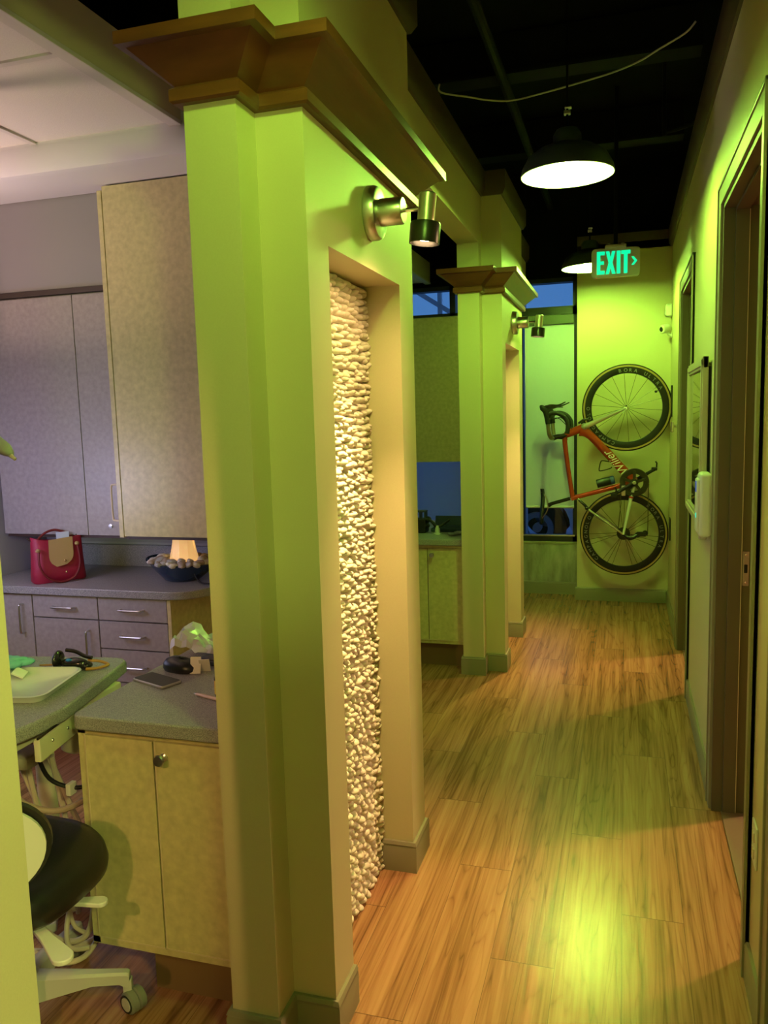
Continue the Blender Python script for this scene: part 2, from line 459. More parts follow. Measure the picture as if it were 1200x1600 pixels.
# ---------------------------------------------------------------- hallway partitions with niche, crown and header
NZ, ND = 1.98, .135
def partition(dy, n):
    y = lambda v: v+dy
    col = struct(MB().box(-.93, XL, y(1.74), y(1.876), 0, 2.86).box(-.93, -.805, y(1.645), y(1.7405), 0, 2.86).build('wall_pier', WALL))
    struct(MB().box(-.93, XL, y(2.515), y(2.68), 0, 2.86).build('wall_pier', WALL))
    struct(MB().box(-.93, XL, y(1.8755), y(2.5155), NZ, 2.86).build('wall_lintel', WALL))
    struct(MB().box(-.93, XL-ND, y(1.8755), y(2.5155), 0, NZ+.001).build('wall_niche_back', WALL))
    path = [(-.93, y(1.645)), (-.805, y(1.645)), (-.805, y(1.74)), (XL, y(1.74)), (XL, y(2.68)), (-.93, y(2.68))]
    prof = [(-.01, 2.253), (.016, 2.253), (.022, 2.258), (.022, 2.282), (.012, 2.290), (.020, 2.297), (.082, 2.352), (.10, 2.354), (.10, 2.38), (-.01, 2.38)]
    cr = MB().sweep(prof, path, True).build('crown_moulding', CROWN, col, 20)
    bs = MB()
    bs.sweep(BP, [(-.93, y(1.876)), (-.93, y(1.645)), (-.805, y(1.645)), (-.805, y(1.74)), (XL, y(1.74)), (XL, y(1.876))])
    bs.sweep(BP, [(XL-ND+.02, y(2.515)), (XL, y(2.515)), (XL, y(2.68)), (-.93, y(2.68))])
    bs.build('baseboard', TRIM, col)
    MB().sweep([(0, 2.80), (.012, 2.80), (.03, 2.83), (.03, 2.93), (0, 2.93)], path, True).build('top_trim', DKTRIM, col)
    return col
partition(0, 1); partition(3.0, 2)
mb = MB()
for a, b in ((.745, 1.645), (2.68, 4.645), (5.68, WY)):
    mb.box(-.93, -.805, a, b, 2.53, 2.86)
hd = struct(mb.build('wall_header', WALL))
mb = MB()
for a, b in ((.745, 1.645), (2.68, 4.645), (5.68, WY)):
    mb.sweep([(0, 2.80), (.012, 2.80), (.03, 2.83), (.03, 2.93), (0, 2.93)], [(-.805, a), (-.805, b)])
mb.build('top_trim', DKTRIM, hd)
struct(MB().box(-.93, XL, -2.8, .745, 0, 2.86).build('wall_left', WALL))

# stacked pebble panels inside the niches
def pebbles():
    rg = random.Random(3)
    mb = MB()
    z = .010; row = 0
    while z < NZ-.008:
        y = 1.878-rg.uniform(0, .04)
        pit = .0205 if z > .9 else .0205+.005*(.9-z)/.9
        while y < 2.512:
            wd = rg.uniform(.018, .028)
            yc = min(max(y+wd, 1.884), 2.507)
            wob = .006*math.sin(yc*15+row*.35)
            q = Matrix.Rotation(rg.uniform(-.16, .16), 3, 'X') @ Matrix.Rotation(rg.uniform(-.3, .3), 3, 'Y') @ Matrix.Rotation(rg.uniform(-.5, .5), 3, 'Z')
            d = rg.uniform(.024, .036)
            mb.ball((XL-ND+.002, yc, min(max(z+wob+rg.uniform(-.003, .003), .010), NZ-.012)), (d, wd*rg.uniform(.8, 1.0), pit*rg.uniform(.50, .60)), 3, .035, q, rg)
            y += wd*rg.uniform(1.6, 1.85)
        z += pit; row += 1
    return mb
pp = thing('stone_mosaic', 'cream stacked pebble mosaic filling the nearer hallway niche', 'stone mosaic', (XL-ND, 2.195, 0), 'stacked pebble mosaics in the hallway niches')
pebbles().build('pebble_facing', STONE, pp, 80)
MB().box(XL-ND-.001, XL-ND+.006, 1.877, 2.514, .001, NZ-.001).build('grout_bed', GROUT, pp)
dup(pp, (0, 3.0, 0), 'stacked pebble mosaic inside the farther niche near the window')

# ---------------------------------------------------------------- treatment room shell
struct(MB().box(-1.67, -1.63, -2.8, WY+.03, 2.70, 2.87).build('wall_bulkhead', WALL))
struct(MB().box(-1.676, -1.624, -2.8, WY+.03, 2.688, 2.704, .003).build('trim_7', GRID))
cl = MB().box(-5.2, -1.65, -2.8, 2.86, 2.705, 2.75).box(-5.2, -1.65, 3.64, WY+.03, 2.705, 2.75)
cl = struct(cl.build('ceiling_dropped', TILE))
mb = MB()
for k in range(9):
    yy = 2.222-.61*k
    mb.box(-5.2, -1.67, yy-.012, yy+.012, 2.697, 2.707)
for k in range(6):
    xx = -2.30-.61*k
    mb.box(xx-.012, xx+.012, -2.8, 2.86, 2.6975, 2.707)
mb.build('ceiling_grid', GRID, cl)
# cove beam: rounded face then a lit slope up to the bulkhead over the cabinets
prof = [(0, 2.76), (0, 2.715), (-.012, 2.69), (-.03, 2.665), (-.034, 2.60), (-.026, 2.58), (.0, 2.572), (.44, 2.625), (.44, 2.76)]
struct(MB().sweep([(a, z) for a, z in prof], [(-1.2, 2.86), (-5.2, 2.86)]).build('trim_8', WHITEP))
struct(MB().box(-5.2, -1.67, 3.31, 3.66, 2.19, 2.76).build('wall_soffit', mat('dark_grey_soffit_paint', (.27, .26, .27), .6)))
struct(MB().box(-5.2, -1.0, 3.64, 3.74, 0, 2.74).build('wall_treatment_back', mat('pale_grey_paint', (.52, .49, .48), .6)))
struct(MB().box(-3.12, -3.04, 2.9, 3.66, 0, 2.58).build('wall_cabinet_return', GREYP))

# ceiling clutter above the hall (painted dark)
mb = MB()
for yy in (1.9, 3.15, 4.4, 5.7): mb.box(-1.6, .34, yy-.04, yy+.04, 3.30, 3.49); mb.box(-1.6, .34, yy-.07, yy+.07, 3.28, 3.30)
struct(mb.build('ceiling_joists', mat('dark_green_black_steel', (.005, .006, .004), .8, spec=.2)))
struct(MB().tube([(-1.5, 2.75, 3.30), (-.3, 2.6, 3.16), (.33, 2.5, 3.12)], .17, 20).build('ceiling_duct', mat('dark_duct', (.010, .011, .007), .7, spec=.3)))
struct(MB().tube([(-.6, -2, 3.22), (-.6, 6.9, 3.22)], .025, 10).tube([(.18, 4.6, 3.5), (.18, 4.6, 3.02), (.2, 4.6, 2.99), (.33, 4.55, 3.0)], .012, 8).build('ceiling_pipe', mat('black_pipe', (.005, .006, .004), .8, spec=.2)))

# ================================================================== HALLWAY THINGS
# pendants
def pendant():
    z = 2.56
    t = thing('pendant_lamp', '', 'lamp', (-.245, 3.63, z), 'pendant lamps along the hallway')
    M0 = Matrix.Translation((-.245, 3.63, z))
    MB(M0).lathe([(.192, 0), (.196, .002), (.190, .03), (.165, .075), (.12, .105), (.075, .118), (.072, .121), (.06, .128), (.058, .165), (.045, .185), (.014, .19), (.0, .19),
                  ], 48).build('lamp_shade', SHADE, t)
    MB(M0).lathe([(.192, .0005), (.186, .028), (.160, .07), (.115, .1), (.05, .112), (0, .114)], 48).build('shade_lining', SHADEIN, t)
    bl = MB(M0).lathe([(.036, .000), (.045, .005), (.047, .012), (.047, .082), (.04, .088)], 32).build('bulb', PEND, t)
    MB(M0).lathe([(0, -.002), (.036, .0), (.036, .003), (0, .003)], 32).build('bulb_end', PENDEND, bl)
    MB(M0).tube([(0, 0, .185), (0, 0, .93)], .005, 8).build('stem', BLACKCEIL, t)
    MB(M0).lathe([(0, .94), (.05, .94), (.06, .925), (.06, .905), (0, .90)], 20).build('canopy', BLACKM, t)
    MB(M0).box(-.014, .014, -.012, .012, .245, .262, .003).box(-.010, .018, -.012, .012, .268, .276, .003).build('cable_clip', METAL, t)
    return t
p0 = pendant(); p0['label'] = 'large glowing dome pendant lamp nearest in view, in the middle of the hallway'
dup(p0, (-.005, 2.36, .0), 'farther dome pendant lamp half hidden behind the exit sign')
pA = dup(p0, (0, -2.50, 0), 'dome pendant lamp over the near end of the hallway, out of view')
for ch in pA.children:
    if ch.name.startswith('bulb'):
        ch.data = ch.data.copy(); ch.data.materials[0] = mat('glowing_dim_pendant_bulb', (.9, .9, .8), .5, emit=(.47, 1., .09), estr=330)

# spot lights on the piers
def spot():
    t = thing('wall_spotlight', '', 'spotlight', (XL, 2.215, 2.13), 'spotlights over the hallway niches')
    yy, z = 2.215, 2.13
    Mx = Matrix.Translation((XL, yy, z)) @ axis_to((1, 0, 0))
    MB(Mx).lathe([(0, 0), (.070, 0), (.073, .004), (.073, .022), (.068, .032), (.062, .034), (0, .034)], 40).build('mounting_plate', METAL, t)
    MB(Mx).lathe([(0, .03), (.036, .03), (.037, .04), (.037, .095), (.034, .1), (0, .1)], 28).build('socket_body', METAL, t)
    MB(Mx).tube([(0, 0, .098), (0, 0, .155)], .006, 12).build('swivel_arm', CHROME, t)
    hx = XL+.165
    dr = Vector((-.10, -.02, -1)).normalized()
    Mh = Matrix.Translation((hx, yy, z-.005)) @ axis_to(dr)
    MB(Mh).lathe([(0, -.045), (.021, -.045), (.024, -.042), (.024, .036), (0, .036)], 24).build('lamp_holder', METAL, t)
    h = MB(Mh).lathe([(.026, .030), (.040, .034), (.042, .038), (.042, .090), (.039, .090), (.037, .05), (0, .045)], 32).build('lamp_head', BLACKM, t)
    MB(Mh).lathe([(0, .072), (.018, .073), (.026, .076), (.026, .078), (0, .078)], 24).build('bulb', BULB, h)
    return t, Mh
s1, Mh = spot(); s1['label'] = 'nearer nickel wall spotlight mounted above the pebble niche'
dup(s1, (-.002, 3.0, 0), 'farther small nickel wall spotlight on the pier by the window')
for dy in (0, 3.0):
    for nm, pw, ang, bl_ in (('spot_beam', 125, 64, .9), ('spot_spill', 16, 150, 1.)):
        l = bpy.data.lights.new(nm, 'SPOT'); l.energy = pw; l.color = (1, .62, .26); l.spot_size = R(ang); l.spot_blend = bl_; l.shadow_soft_size = .022
        o = bpy.data.objects.new(nm, l); C.objects.link(o)
        d = Vector((-.10, -.02, -1)).normalized()
        p = Vector((XL+.165, 2.215+dy, 2.125))+d*.093
        o.matrix_world = Matrix.Translation(p) @ axis_to(-d)

# exit sign
t = thing('exit_sign', 'lit green exit sign with right arrow hanging over the hallway', 'exit sign', (-.067, 5.3, 2.38))
Me = Matrix.Translation((-.067, 5.3, 2.466)) @ Matrix.Rotation(R(4), 4, 'Z')
def vert_prism(mb, poly, y0, y1, bev=0.):
    return mb.prism(poly, 0, 1, bev, Matrix(((1, 0, 0, 0), (0, 0, y1-y0, y0), (0, 1, 0, 0), (0, 0, 0, 1))))
mb = MB(Me); vert_prism(mb, rrect(-.143, .143, -.086, .086, .022), -.022, .022); mb.build('housing', GREYPL, t)
GREENL = mat('glowing_exit_green', (.0, .5, .25), .5, emit=(0.0, .86, .36), estr=1.15)
def bars(mb, polys):
    for p in polys: vert_prism(mb, p, -.0245, -.0215)
E_ = [(-.112, -.068), (-.066, -.068), (-.066, -.047), (-.092, -.047), (-.092, -.010), (-.070, -.010), (-.070, .010), (-.092, .010), (-.092, .047), (-.066, .047), (-.066, .068), (-.112, .068)]
X_ = [(-.060, -.068), (-.040, -.068), (-.031, -.028), (-.022, -.068), (-.001, -.068), (-.020, 0), (-.003, .068), (-.022, .068), (-.031, .03), (-.039, .068), (-.059, .068), (-.042, 0)]
I_ = [(.006, -.068), (.027, -.068), (.027, .068), (.006, .068)]
T_ = [(.048, -.068), (.069, -.068), (.069, .047), (.086, .047), (.086, .068), (.032, .068), (.032, .047), (.048, .047)]
A_ = [(.092, -.022), (.106, -.022), (.126, .003), (.106, .028), (.092, .028), (.111, .003)]
for nm, p in (('letter', E_), ('letter', X_), ('letter', I_), ('letter', T_), ('arrow', A_)):
    mb = MB(Me); bars(mb, [p]); mb.build(nm, GREENL, t)
mb = MB(Me).box(-.062, .062, -.03, .03, .086, .108, .005).box(-.05, -.032, -.018, .0, .106, .118, .003).box(.03, .05, -.018, .0, .106, .118, .003)
mb.build('mounting_canopy', GREYPL, t)
MB(Me).box(-.012, .012, -.012, .012, .108, 1.03).build('mounting_stem', BLACKCEIL, t)
MB(Me).ball((-.115, -.012, -.087), .004, 2).build('status_light', mat('small_red_led', (.6, .15, .05), .4, emit=(1, .25, .1), estr=.7), t)

# framed picture
t = thing('picture_frame', 'large glazed picture in a pale frame on the right wall between the doors', 'picture', (RX, 4.0, 1.05))
py0, py1, pz0, pz1, px = 3.56, 4.36, 1.055, 1.775, RX-.035
FRM = mat('pale_gold_frame', (.46, .40, .27), .38)
mb = MB()
for a0, a1, b0, b1 in ((py0, py1, pz1-.05, pz1), (py0, py1, pz0, pz0+.05), (py0, py0+.05, pz0, pz1), (py1-.05, py1, pz0, pz1)):
    mb.box(px, RX-.012, a0, a1, b0, b1, .004)
    q = .012
    mb.box(px-.006, px+.01, a0+(q if a1-a0 > .1 else q), a1-q, b0+q, b1-q, .004)
mb.build('frame', FRM, t)
MB().box(px+.016, px+.02, py0+.045, py1-.045, pz0+.045, pz1-.045).build('picture', mat('dark_green_print', (.035, .05, .03), .6, var=.6, scale=5), t)
gm = mat('picture_glazing', (.02, .025, .02), .03, spec=1.0, coat=1.0)
MB().box(px+.008, px+.011, py0+.046, py1-.046, pz0+.046, pz1-.046).build('glass', gm, t)
MB().box(RX-.012, RX-.001, py0+.04, py1-.04, pz0+.04, pz1-.04).build('backing', BLACKP, t)

# sanitizer dispenser
t = thing('soap_dispenser', 'white wall dispenser with small blue window beside the near doorway', 'dispenser', (RX, 3.50, 1.06))
M0 = Matrix.Translation((RX, 3.50, 1.18))
mb = MB(M0); mb.box(-.050, -.0, -.055, .055, -.14, .125, .018, seg=4); mb.build('body', WHITEPL, t)
MB(M0).box(-.058, -.04, -.046, .046, -.12, .100, .008, seg=4).build('front_cover', WHITEPL, t)
MB(M0).box(-.061, -.055, -.030, .002, .045, .090, .002).build('level_window', mat('blue_window', (.05, .1, .5), .2, emit=(.1, .2, .9), estr=.3), t)
MB(M0).box(-.060, -.055, -.030, -.012, -.060, -.040, .002).build('indicator', mat('cyan_led', (0, .6, .6), .3, emit=(0, .8, .8), estr=.8), t)
MB(M0).box(-.045, -.015, -.02, .02, -.152, -.135, .006).build('nozzle', GREYPL, t)

# camera and sensor in the far corner
t = thing('security_camera', 'small white security camera in the far right corner', 'camera', (.31, 6.62, 2.17))
Mc = Matrix.Translation((.285, 6.62, 2.17))
MB(Mc).lathe([(0, -.035), (.026, -.035), (.033, -.028), (.035, 0), (.033, .028), (.02, .045), (0, .048)], 24, axis_to((.75, .5, .15)) ).build('camera_body', WHITEPL, t)
MB(Mc).lathe([(0, -.041), (.015, -.041), (.019, -.035), (.0, -.033)], 20, axis_to((.75, .5, .15))).build('lens', BLACKP, t)
MB(Mc).tube([(.01, .005, -.02), (.03, .008, -.045), (.051, .008, -.05)], .011, 10).ball((.048, .008, -.05), (.006, .022, .022), 2).build('bracket', WHITEPL, t)
t = thing('motion_sensor', 'small white sensor box above the security camera', 'sensor', (.31, 6.64, 2.26))
MB().box(.286, RX, 6.60, 6.68, 2.262, 2.355, .012, seg=3).build('sensor_housing', WHITEPL, t)
MB().box(.282, .29, 6.615, 6.665, 2.275, 2.31, .004).build('sensor_window', GREYPL, t)

# metal catch beside the far door frame
t = thing('door_catch', 'small polished metal catch on the right wall between bicycle and far door frame', 'catch', (RX, 5.72, 1.42))
MB().box(RX-.006, RX, 5.67, 5.77, 1.40, 1.49, .002).build('plate', METAL, t)
MB().tube([(RX-.004, 5.72, 1.445), (RX-.03, 5.72, 1.445)], .012, 14).box(RX-.045, RX-.026, 5.69, 5.75, 1.405, 1.475, .006).build('knob', CHROME, t)

# outlet near right edge
t = thing('wall_outlet', 'pale outlet plate low on the right wall at the photo edge', 'outlet', (RX, 2.17, .42))
MB().box(RX-.006, RX, 2.135, 2.205, .37, .485, .003).build('cover_plate', WHITEPL, t)
for z in (.405, .45): MB().box(RX-.009, RX-.005, 2.155, 2.185, z-.014, z+.014, .003).build('receptacle', CREAMPL, t)

# hanging loose cable under the dark ceiling
pts = [(-.858, 3.938, 3.125), (-.858, 3.975, 3.10), (-.74, 4.08, 3.10), (-.66, 4.15, 3.10), (-.55, 4.197, 3.10), (-.40, 4.16, 3.10), (-.177, 4.079, 3.10), (-.05, 4.02, 3.10), (.049, 3.946, 3.10), (.12, 3.86, 3.10), (.222, 3.736, 3.10), (.26, 3.69, 3.12)]
tag(MB().tube(pts, .0042, 8).build('loose_cable', mat('pale_cable', (.42, .40, .30), .5)), 'pale loose cable sagging below the black ceiling', 'cable')

# roller shade on the hall window
t = thing('roller_shade', 'white roller shade pulled most of the way down the hall window', 'shade', (-.61, 6.87, 2.28), 'roller shades on the end windows')
MB().box(-.815, -.408, 6.845, 6.915, 2.275, 2.355, .012).build('cassette', mat('shade_cassette', (.075, .085, .055), .5), t)
MB().box(-.812, -.411, 6.876, 6.8785, .765, 2.29).build('fabric', FABRIC, t)
MB().tube([(-.812, 6.877, .762), (-.411, 6.877, .762)], .012, 12).build('bottom_rail', mat('white_shade_rail', (.6, .62, .6), .4), t)

t = thing('roller_shade', 'pale roller shade over the low window of the far treatment room', 'shade', (-2.0, 6.87, 2.28), 'roller shades on the end windows')
MB().box(-2.76, -1.345, 6.845, 6.915, 2.275, 2.355, .012).build('cassette', mat('grey_cassette', (.22, .22, .2), .5), t)
MB().box(-2.75, -1.35, 6.876, 6.8785, .56, 2.29).build('fabric', shade_mat('thin_white_fabric', (.86, .92, .96), .85), t)
MB().tube([(-2.75, 6.877, .555), (-1.35, 6.877, .555)], .012, 12).build('bottom_rail', mat('grey_shade_rail', (.5, .5, .5), .4), t)

# ---------------------------------------------------------------- bicycle hung nose-up
BY = 6.455
bike = thing('bicycle', 'red and silver road bicycle hung nose-up beside the window', 'bicycle', (0, BY, .28))
PAINT = mat('metallic_red_orange_paint', (.42, .045, .010), .22, .4, coat=.6)
SILV = mat('silver_paint', (.60, .58, .50), .22, .6, coat=.5)
CARB = mat('glossy_carbon', (.008, .008, .008), .28, spec=.3)
TAPE = mat('black_bar_tape', (.010, .010, .009), .8, bump=.2, bscale=200)
TAN = mat('tan_sidewall', (.33, .20, .075), .65)
DECAL = mat('grey_decal', (.22, .21, .18), .4)
WHITED = mat('white_decal', (.78, .76, .68), .4)
FH = Vector((.006, BY, 1.578)); RH = Vector((-.010, BY, .607)); BB = Vector((.067, BY, 1.008)); SC = Vector((-.395, BY, .882)); HT = Vector((-.462, BY, 1.376)); HB = Vector((-.315, BY, 1.434))
def V3(x, z, y=0.): return (x, BY+y, z)
fr = MB()
fr.tube([HT+Vector((.012, 0, .004)), (HT+HB)/2, HB], [.026, .032, .031], 18, flat=.8)
fr.tube([HB+Vector((-.02, 0, -.022)), HB.lerp(BB, .15), HB.lerp(BB, .6), BB], [.046, .034, .034, .036], 18, flat=.75)
fr.tube([HT+Vector((.02, 0, -.012)), HT.lerp(SC, .08), HT.lerp(SC, .5)+Vector((-.004, 0, 0)), SC], [.026, .020, .017, .019], 16, flat=.8)
fr.tube([SC+Vector((-.012, 0, -.003)), SC.lerp(BB, .2), BB], [.021, .018, .021], 16, flat=.8)
fr.lathe([(0, -.042), (.026, -.042), (.03, -.035), (.03, .035), (.026, .042), (0, .042)], 22, Matrix.Translation(BB) @ axis_to((0, 1, 0)))
frame = fr.build('frame', PAINT, bike)
def txt(s, size, M, m, name, parent, shear=0., ext=.0006):
    cu = bpy.data.curves.new('txt', 'FONT'); cu.body = s; cu.size = size; cu.extrude = ext; cu.shear = shear; cu.align_x = 'LEFT'
    o = bpy.data.objects.new('txt', cu); C.objects.link(o)
    dg = bpy.context.evaluated_depsgraph_get(); dg.update()
    me = bpy.data.meshes.new_from_object(o.evaluated_get(dg))
    bpy.data.objects.remove(o); bpy.data.curves.remove(cu)
    me.transform(M); wloc = Vector((0, 0, 0)); p = parent
    while p is not None: wloc += p.location; p = p.parent
    me.transform(Matrix.Translation(-wloc)); me.name = name; me.materials.clear(); me.materials.append(m)
    q = bpy.data.objects.new(name, me); C.objects.link(q); q.parent = parent
    return q
def plane_M(org, xdir):
    x = Vector(xdir).normalized(); n = Vector((0, -1, 0)); yv = n.cross(x)
    Mt = Matrix((x, yv, n)).transposed().to_4x4(); Mt.translation = org
    return Mt
dd = (HB-BB).normalized(); yv = Vector((0, -1, 0)).cross(dd)
txt('Wilier', .088, plane_M(BB+dd*.085-yv*.028+Vector((0, -.0275, 0)), dd), WHITED, 'frame_lettering', frame, .35)
# silver fork and stays
fk = MB()
for s in (-1, 1):
    fk.tube([HB+Vector((.004, s*.018, .004)), HB.lerp(FH, .25)+Vector((0, s*.045, 0)), FH+Vector((0, s*.050, 0))], [.022, .020, .010], 14, flat=.6)
fk.ball(HB+Vector((.01, 0, .006)), (.03, .04, .03), 3)
fork = fk.build('fork', SILV, bike)
for s in (-1, 1):
    MB().tube([SC+Vector((.04, s*.012, -.004)), SC.lerp(RH, .3)+Vector((0, s*.035, 0)), RH+Vector((0, s*.064, 0))], [.010, .009, .008], 10).build('seatstay', SILV, bike)
    MB().tube([BB+Vector((0, s*.03, -.03)), BB.lerp(RH, .3)+Vector((0, s*.042, 0)), RH+Vector((0, s*.066, 0))], [.014, .015, .009], 12).build('chainstay', mat('white_stay_paint', (.62, .66, .58), .25, coat=.4) if s < 0 else SILV, bike)
p = BB.lerp(RH, .27)+Vector((0, -.046, 0))
MB().tube([p, p+(RH-BB).normalized()*.012], .0165, 14).build('red_band', mat('red_band_paint', (.5, .03, .02), .3), bike)

def wheel(nm, ctr, kind):
    ro = part_root = None
    Mw = Matrix.Translation(ctr) @ axis_to((0, 1, 0))
    # deep rim: local z = hub axis
    rim = MB(Mw).lathe([(.262, -.009), (.259, 0), (.262, .009), (.285, .0125), (.308, .012), (.308, -.012), (.285, -.0125)], 96, close=True)
    o = bpy.data.objects.new(nm, None)
    me_o = None
    # the rim is the part; its origin sits on the hub so that spokes can be turned about it
    me = bpy.data.meshes.new(nm); rim.bm.transform(Matrix.Translation(-ctr)); rim.bm.to_mesh(me); rim.bm.free()
    me.materials.append(CARB); me.polygons.foreach_set('use_smooth', [True]*len(me.polygons)); me.set_sharp_from_angle(angle=R(40))
    bpy.data.objects.remove(o)
    o = bpy.data.objects.new(nm, me); C.objects.link(o); o.parent = bike; o.location = ctr-bike.location
    tr = MB(Mw).lathe([(.3185+.0125*math.cos(2*PI*j/14), .0125*math.sin(2*PI*j/14)) for j in range(14)], 96, close=True).build('tire', RUBBER, o)
    MB(Mw).lathe([(.309, -.0128), (.3215, -.0137), (.3218, -.011), (.309, -.010)], 96, close=True).lathe([(.309, .0128), (.3215, .0137), (.3218, .011), (.309, .010)], 96, close=True).build('tan_sidewall', TAN, o)
    hub = MB(Mw).lathe([(0, -.052), (.006, -.052), (.008, -.045), (.018, -.04), (.018, -.034), (.009, -.028), (.009, .028), (.018, .034), (.018, .04), (.008, .045), (.006, .052), (0, .052)], 22).build('hub', CHROME if kind == 'front' else BLACKM, o)
    angs = [2*PI*i/18+.1 for i in range(18)] if kind == 'front' else [2*PI*i/7+d+.25 for i in range(7) for d in (-.16, 0, .16)]
    base = MB(Matrix.Translation(ctr)).tube([(.014, -.028, 0), (.262, -.003, 0)], .0017, 6).build('spoke', BLACKM, o)
    base2 = MB(Matrix.Translation(ctr)).tube([(.014, .028, 0), (.262, .003, 0)], .0017, 6).build('spoke', BLACKM, o)
    for i, a in enumerate(angs):
        src = base if i % 2 == 0 else base2
        if i < 2: q = src
        else:
            q = src.copy(); C.objects.link(q); q.parent = o
        q.rotation_euler = (0, a, 0)
    # rim lettering round the ring, on the side facing the hall
    def ring(s, a0, step):
        for i, ch in enumerate(s):
            if ch == ' ': continue
            a = a0-step*i
            d_ = Vector((math.cos(a), 0, math.sin(a)))
            tg = Vector((math.sin(a), 0, -math.cos(a)))
            rings.append(txt(ch, .036, plane_M(ctr+d_*.272-tg*.012+Vector((0, -.0133, 0)), tg), DECAL, 'rim_letter', o))
    rings = []
    if kind == 'front': ring('BORA ULTRA', R(100), .135); ring('CAMPAGNOLO', R(250), .135)
    else: ring('BORA ULTRA', R(50), .135); ring('CAMPAGNOLO', R(225), .135)
    return o
fw = wheel('front_wheel', FH, 'front'); rw = wheel('rear_wheel', RH, 'rear')
MB().tube([V3(.010, 1.572, -.052), V3(-.012, 1.553, -.06), V3(-.022, 1.535, -.058)], .005, 8).build('quick_release', METAL, fw)
# valve on the front rim
MB().ball((FH.x+.212, BY-.012, FH.z+.115), (.012, .008, .010), 2).tube([(FH.x+.212, BY, FH.z+.115), (FH.x+.228, BY, FH.z+.124)], .003, 6).build('valve', BLACKP, fw)
# cassette and derailleurs
Mw = Matrix.Translation(RH) @ axis_to((0, -1, 0))
cs = MB(Mw)
for i in range(8):
    r_ = .050-.0035*i; z_ = .020+.004*i
    cs.lathe([(.02, z_), (r_, z_), (r_, z_+.002), (.02, z_+.002)], 36, close=True)
cs.build('cassette', mat('dark_steel', (.05, .045, .035), .4, .8), rw)
rd = MB()
rd.tube([V3(.0, .598, -.062), V3(.03, .580, -.07), V3(.058, .585, -.075), V3(.09, .602, -.07)], [.012, .017, .016, .012], 12)
for x, z in ((.095, .603), (.150, .618)):
    rd.lathe([(0, -.006), (.02, -.006), (.022, 0), (.02, .006), (0, .006)], 18, Matrix.Translation(V3(x, z, -.055)) @ axis_to((0, 1, 0)))
rd.box(.09, .155, BY-.068, BY-.063, .592, .628, .004).box(.09, .155, BY-.05, BY-.045, .592, .628, .004)
rd.build('rear_derailleur', BLACKM, bike)
# crankset
Mb = Matrix.Translation(BB+Vector((0, -.05, 0))) @ axis_to((0, -1, 0))
ck = MB(Mb)
ck.lathe([(.078, -.003), (.104, -.003), (.106, 0), (.104, .003), (.078, .003)], 64, close=True)
ck.lathe([(.066, -.011), (.082, -.011), (.082, -.007), (.066, -.007)], 56, close=True)
for i in range(64):
    a = 2*PI*i/64
    ck.box(.104, .109, -.0028, .0028, -.0015, .0015, M=Matrix.Rotation(a, 4, 'Z'))
ck.lathe([(0, -.004), (.030, -.004), (.030, .01), (0, .012)], 28)
for i in range(5):
    a = 2*PI*i/5+.3
    ck.box(.02, .09, -.011, .011, -.004, .006, .003, M=Matrix.Rotation(a, 4, 'Z'))
chainr = ck.build('chainring', mat('dark_bronze_ring', (.035, .028, .016), .45, .6), bike)
def crank(end, ys, nm):
    a = BB+Vector((0, ys, 0)); b = Vector((end[0], BY+ys*1.15, end[1]))
    return MB().tube([a, a.lerp(b, .3), a.lerp(b, .8), b], [.017, .015, .012, .014], 14, flat=.6).build(nm, CARB, bike)
crank((-.083, .918), -.070, 'crank_arm'); crank((.217, 1.098), .070, 'crank_arm')
MB().lathe([(0, -.003), (.012, -.003), (.014, .0), (.010, .004), (0, .004)], 20, Matrix.Translation(BB+Vector((0, -.088, 0))) @ axis_to((0, -1, 0))).build('crank_bolt', METAL, bike)
for (x, z, y0, sg) in ((-.083, .918, -.10, -1), (.217, 1.098, .10, 1)):
    MB().tube([(x, BY+y0-sg*.02, z), (x, BY+y0+sg*.03, z)], .011, 12).box(x-.022, x+.022, BY+y0-.028+sg*.02, BY+y0+.028+sg*.02, z-.012, z+.014, .007).tube([(x+.016, BY+y0+sg*.02, z), (x+.018, BY+y0+sg*.02, z+.045), (x+.008, BY+y0+sg*.02, z+.06)], .006, 8).build('pedal', BLACKP, bike)
# chain
cr_ = .106
MB().tube([V3(.067+cr_, 1.0, -.05), V3(.170, .92, -.052), V3(.168, .63, -.055), V3(.160, .602, -.055)], .0035, 6).tube([V3(.067-cr_, 1.0, -.05), V3(-.03, .85, -.045), V3(-.052, .62, -.04)], .0035, 6).tube([(.067+cr_*math.cos(a), BY-.05, 1.008+cr_*math.sin(a)) for a in [PI*i/20 for i in range(21)]], .0035, 6).build('chain', mat('oily_chain', (.11, .09, .06), .4, .8), bike)
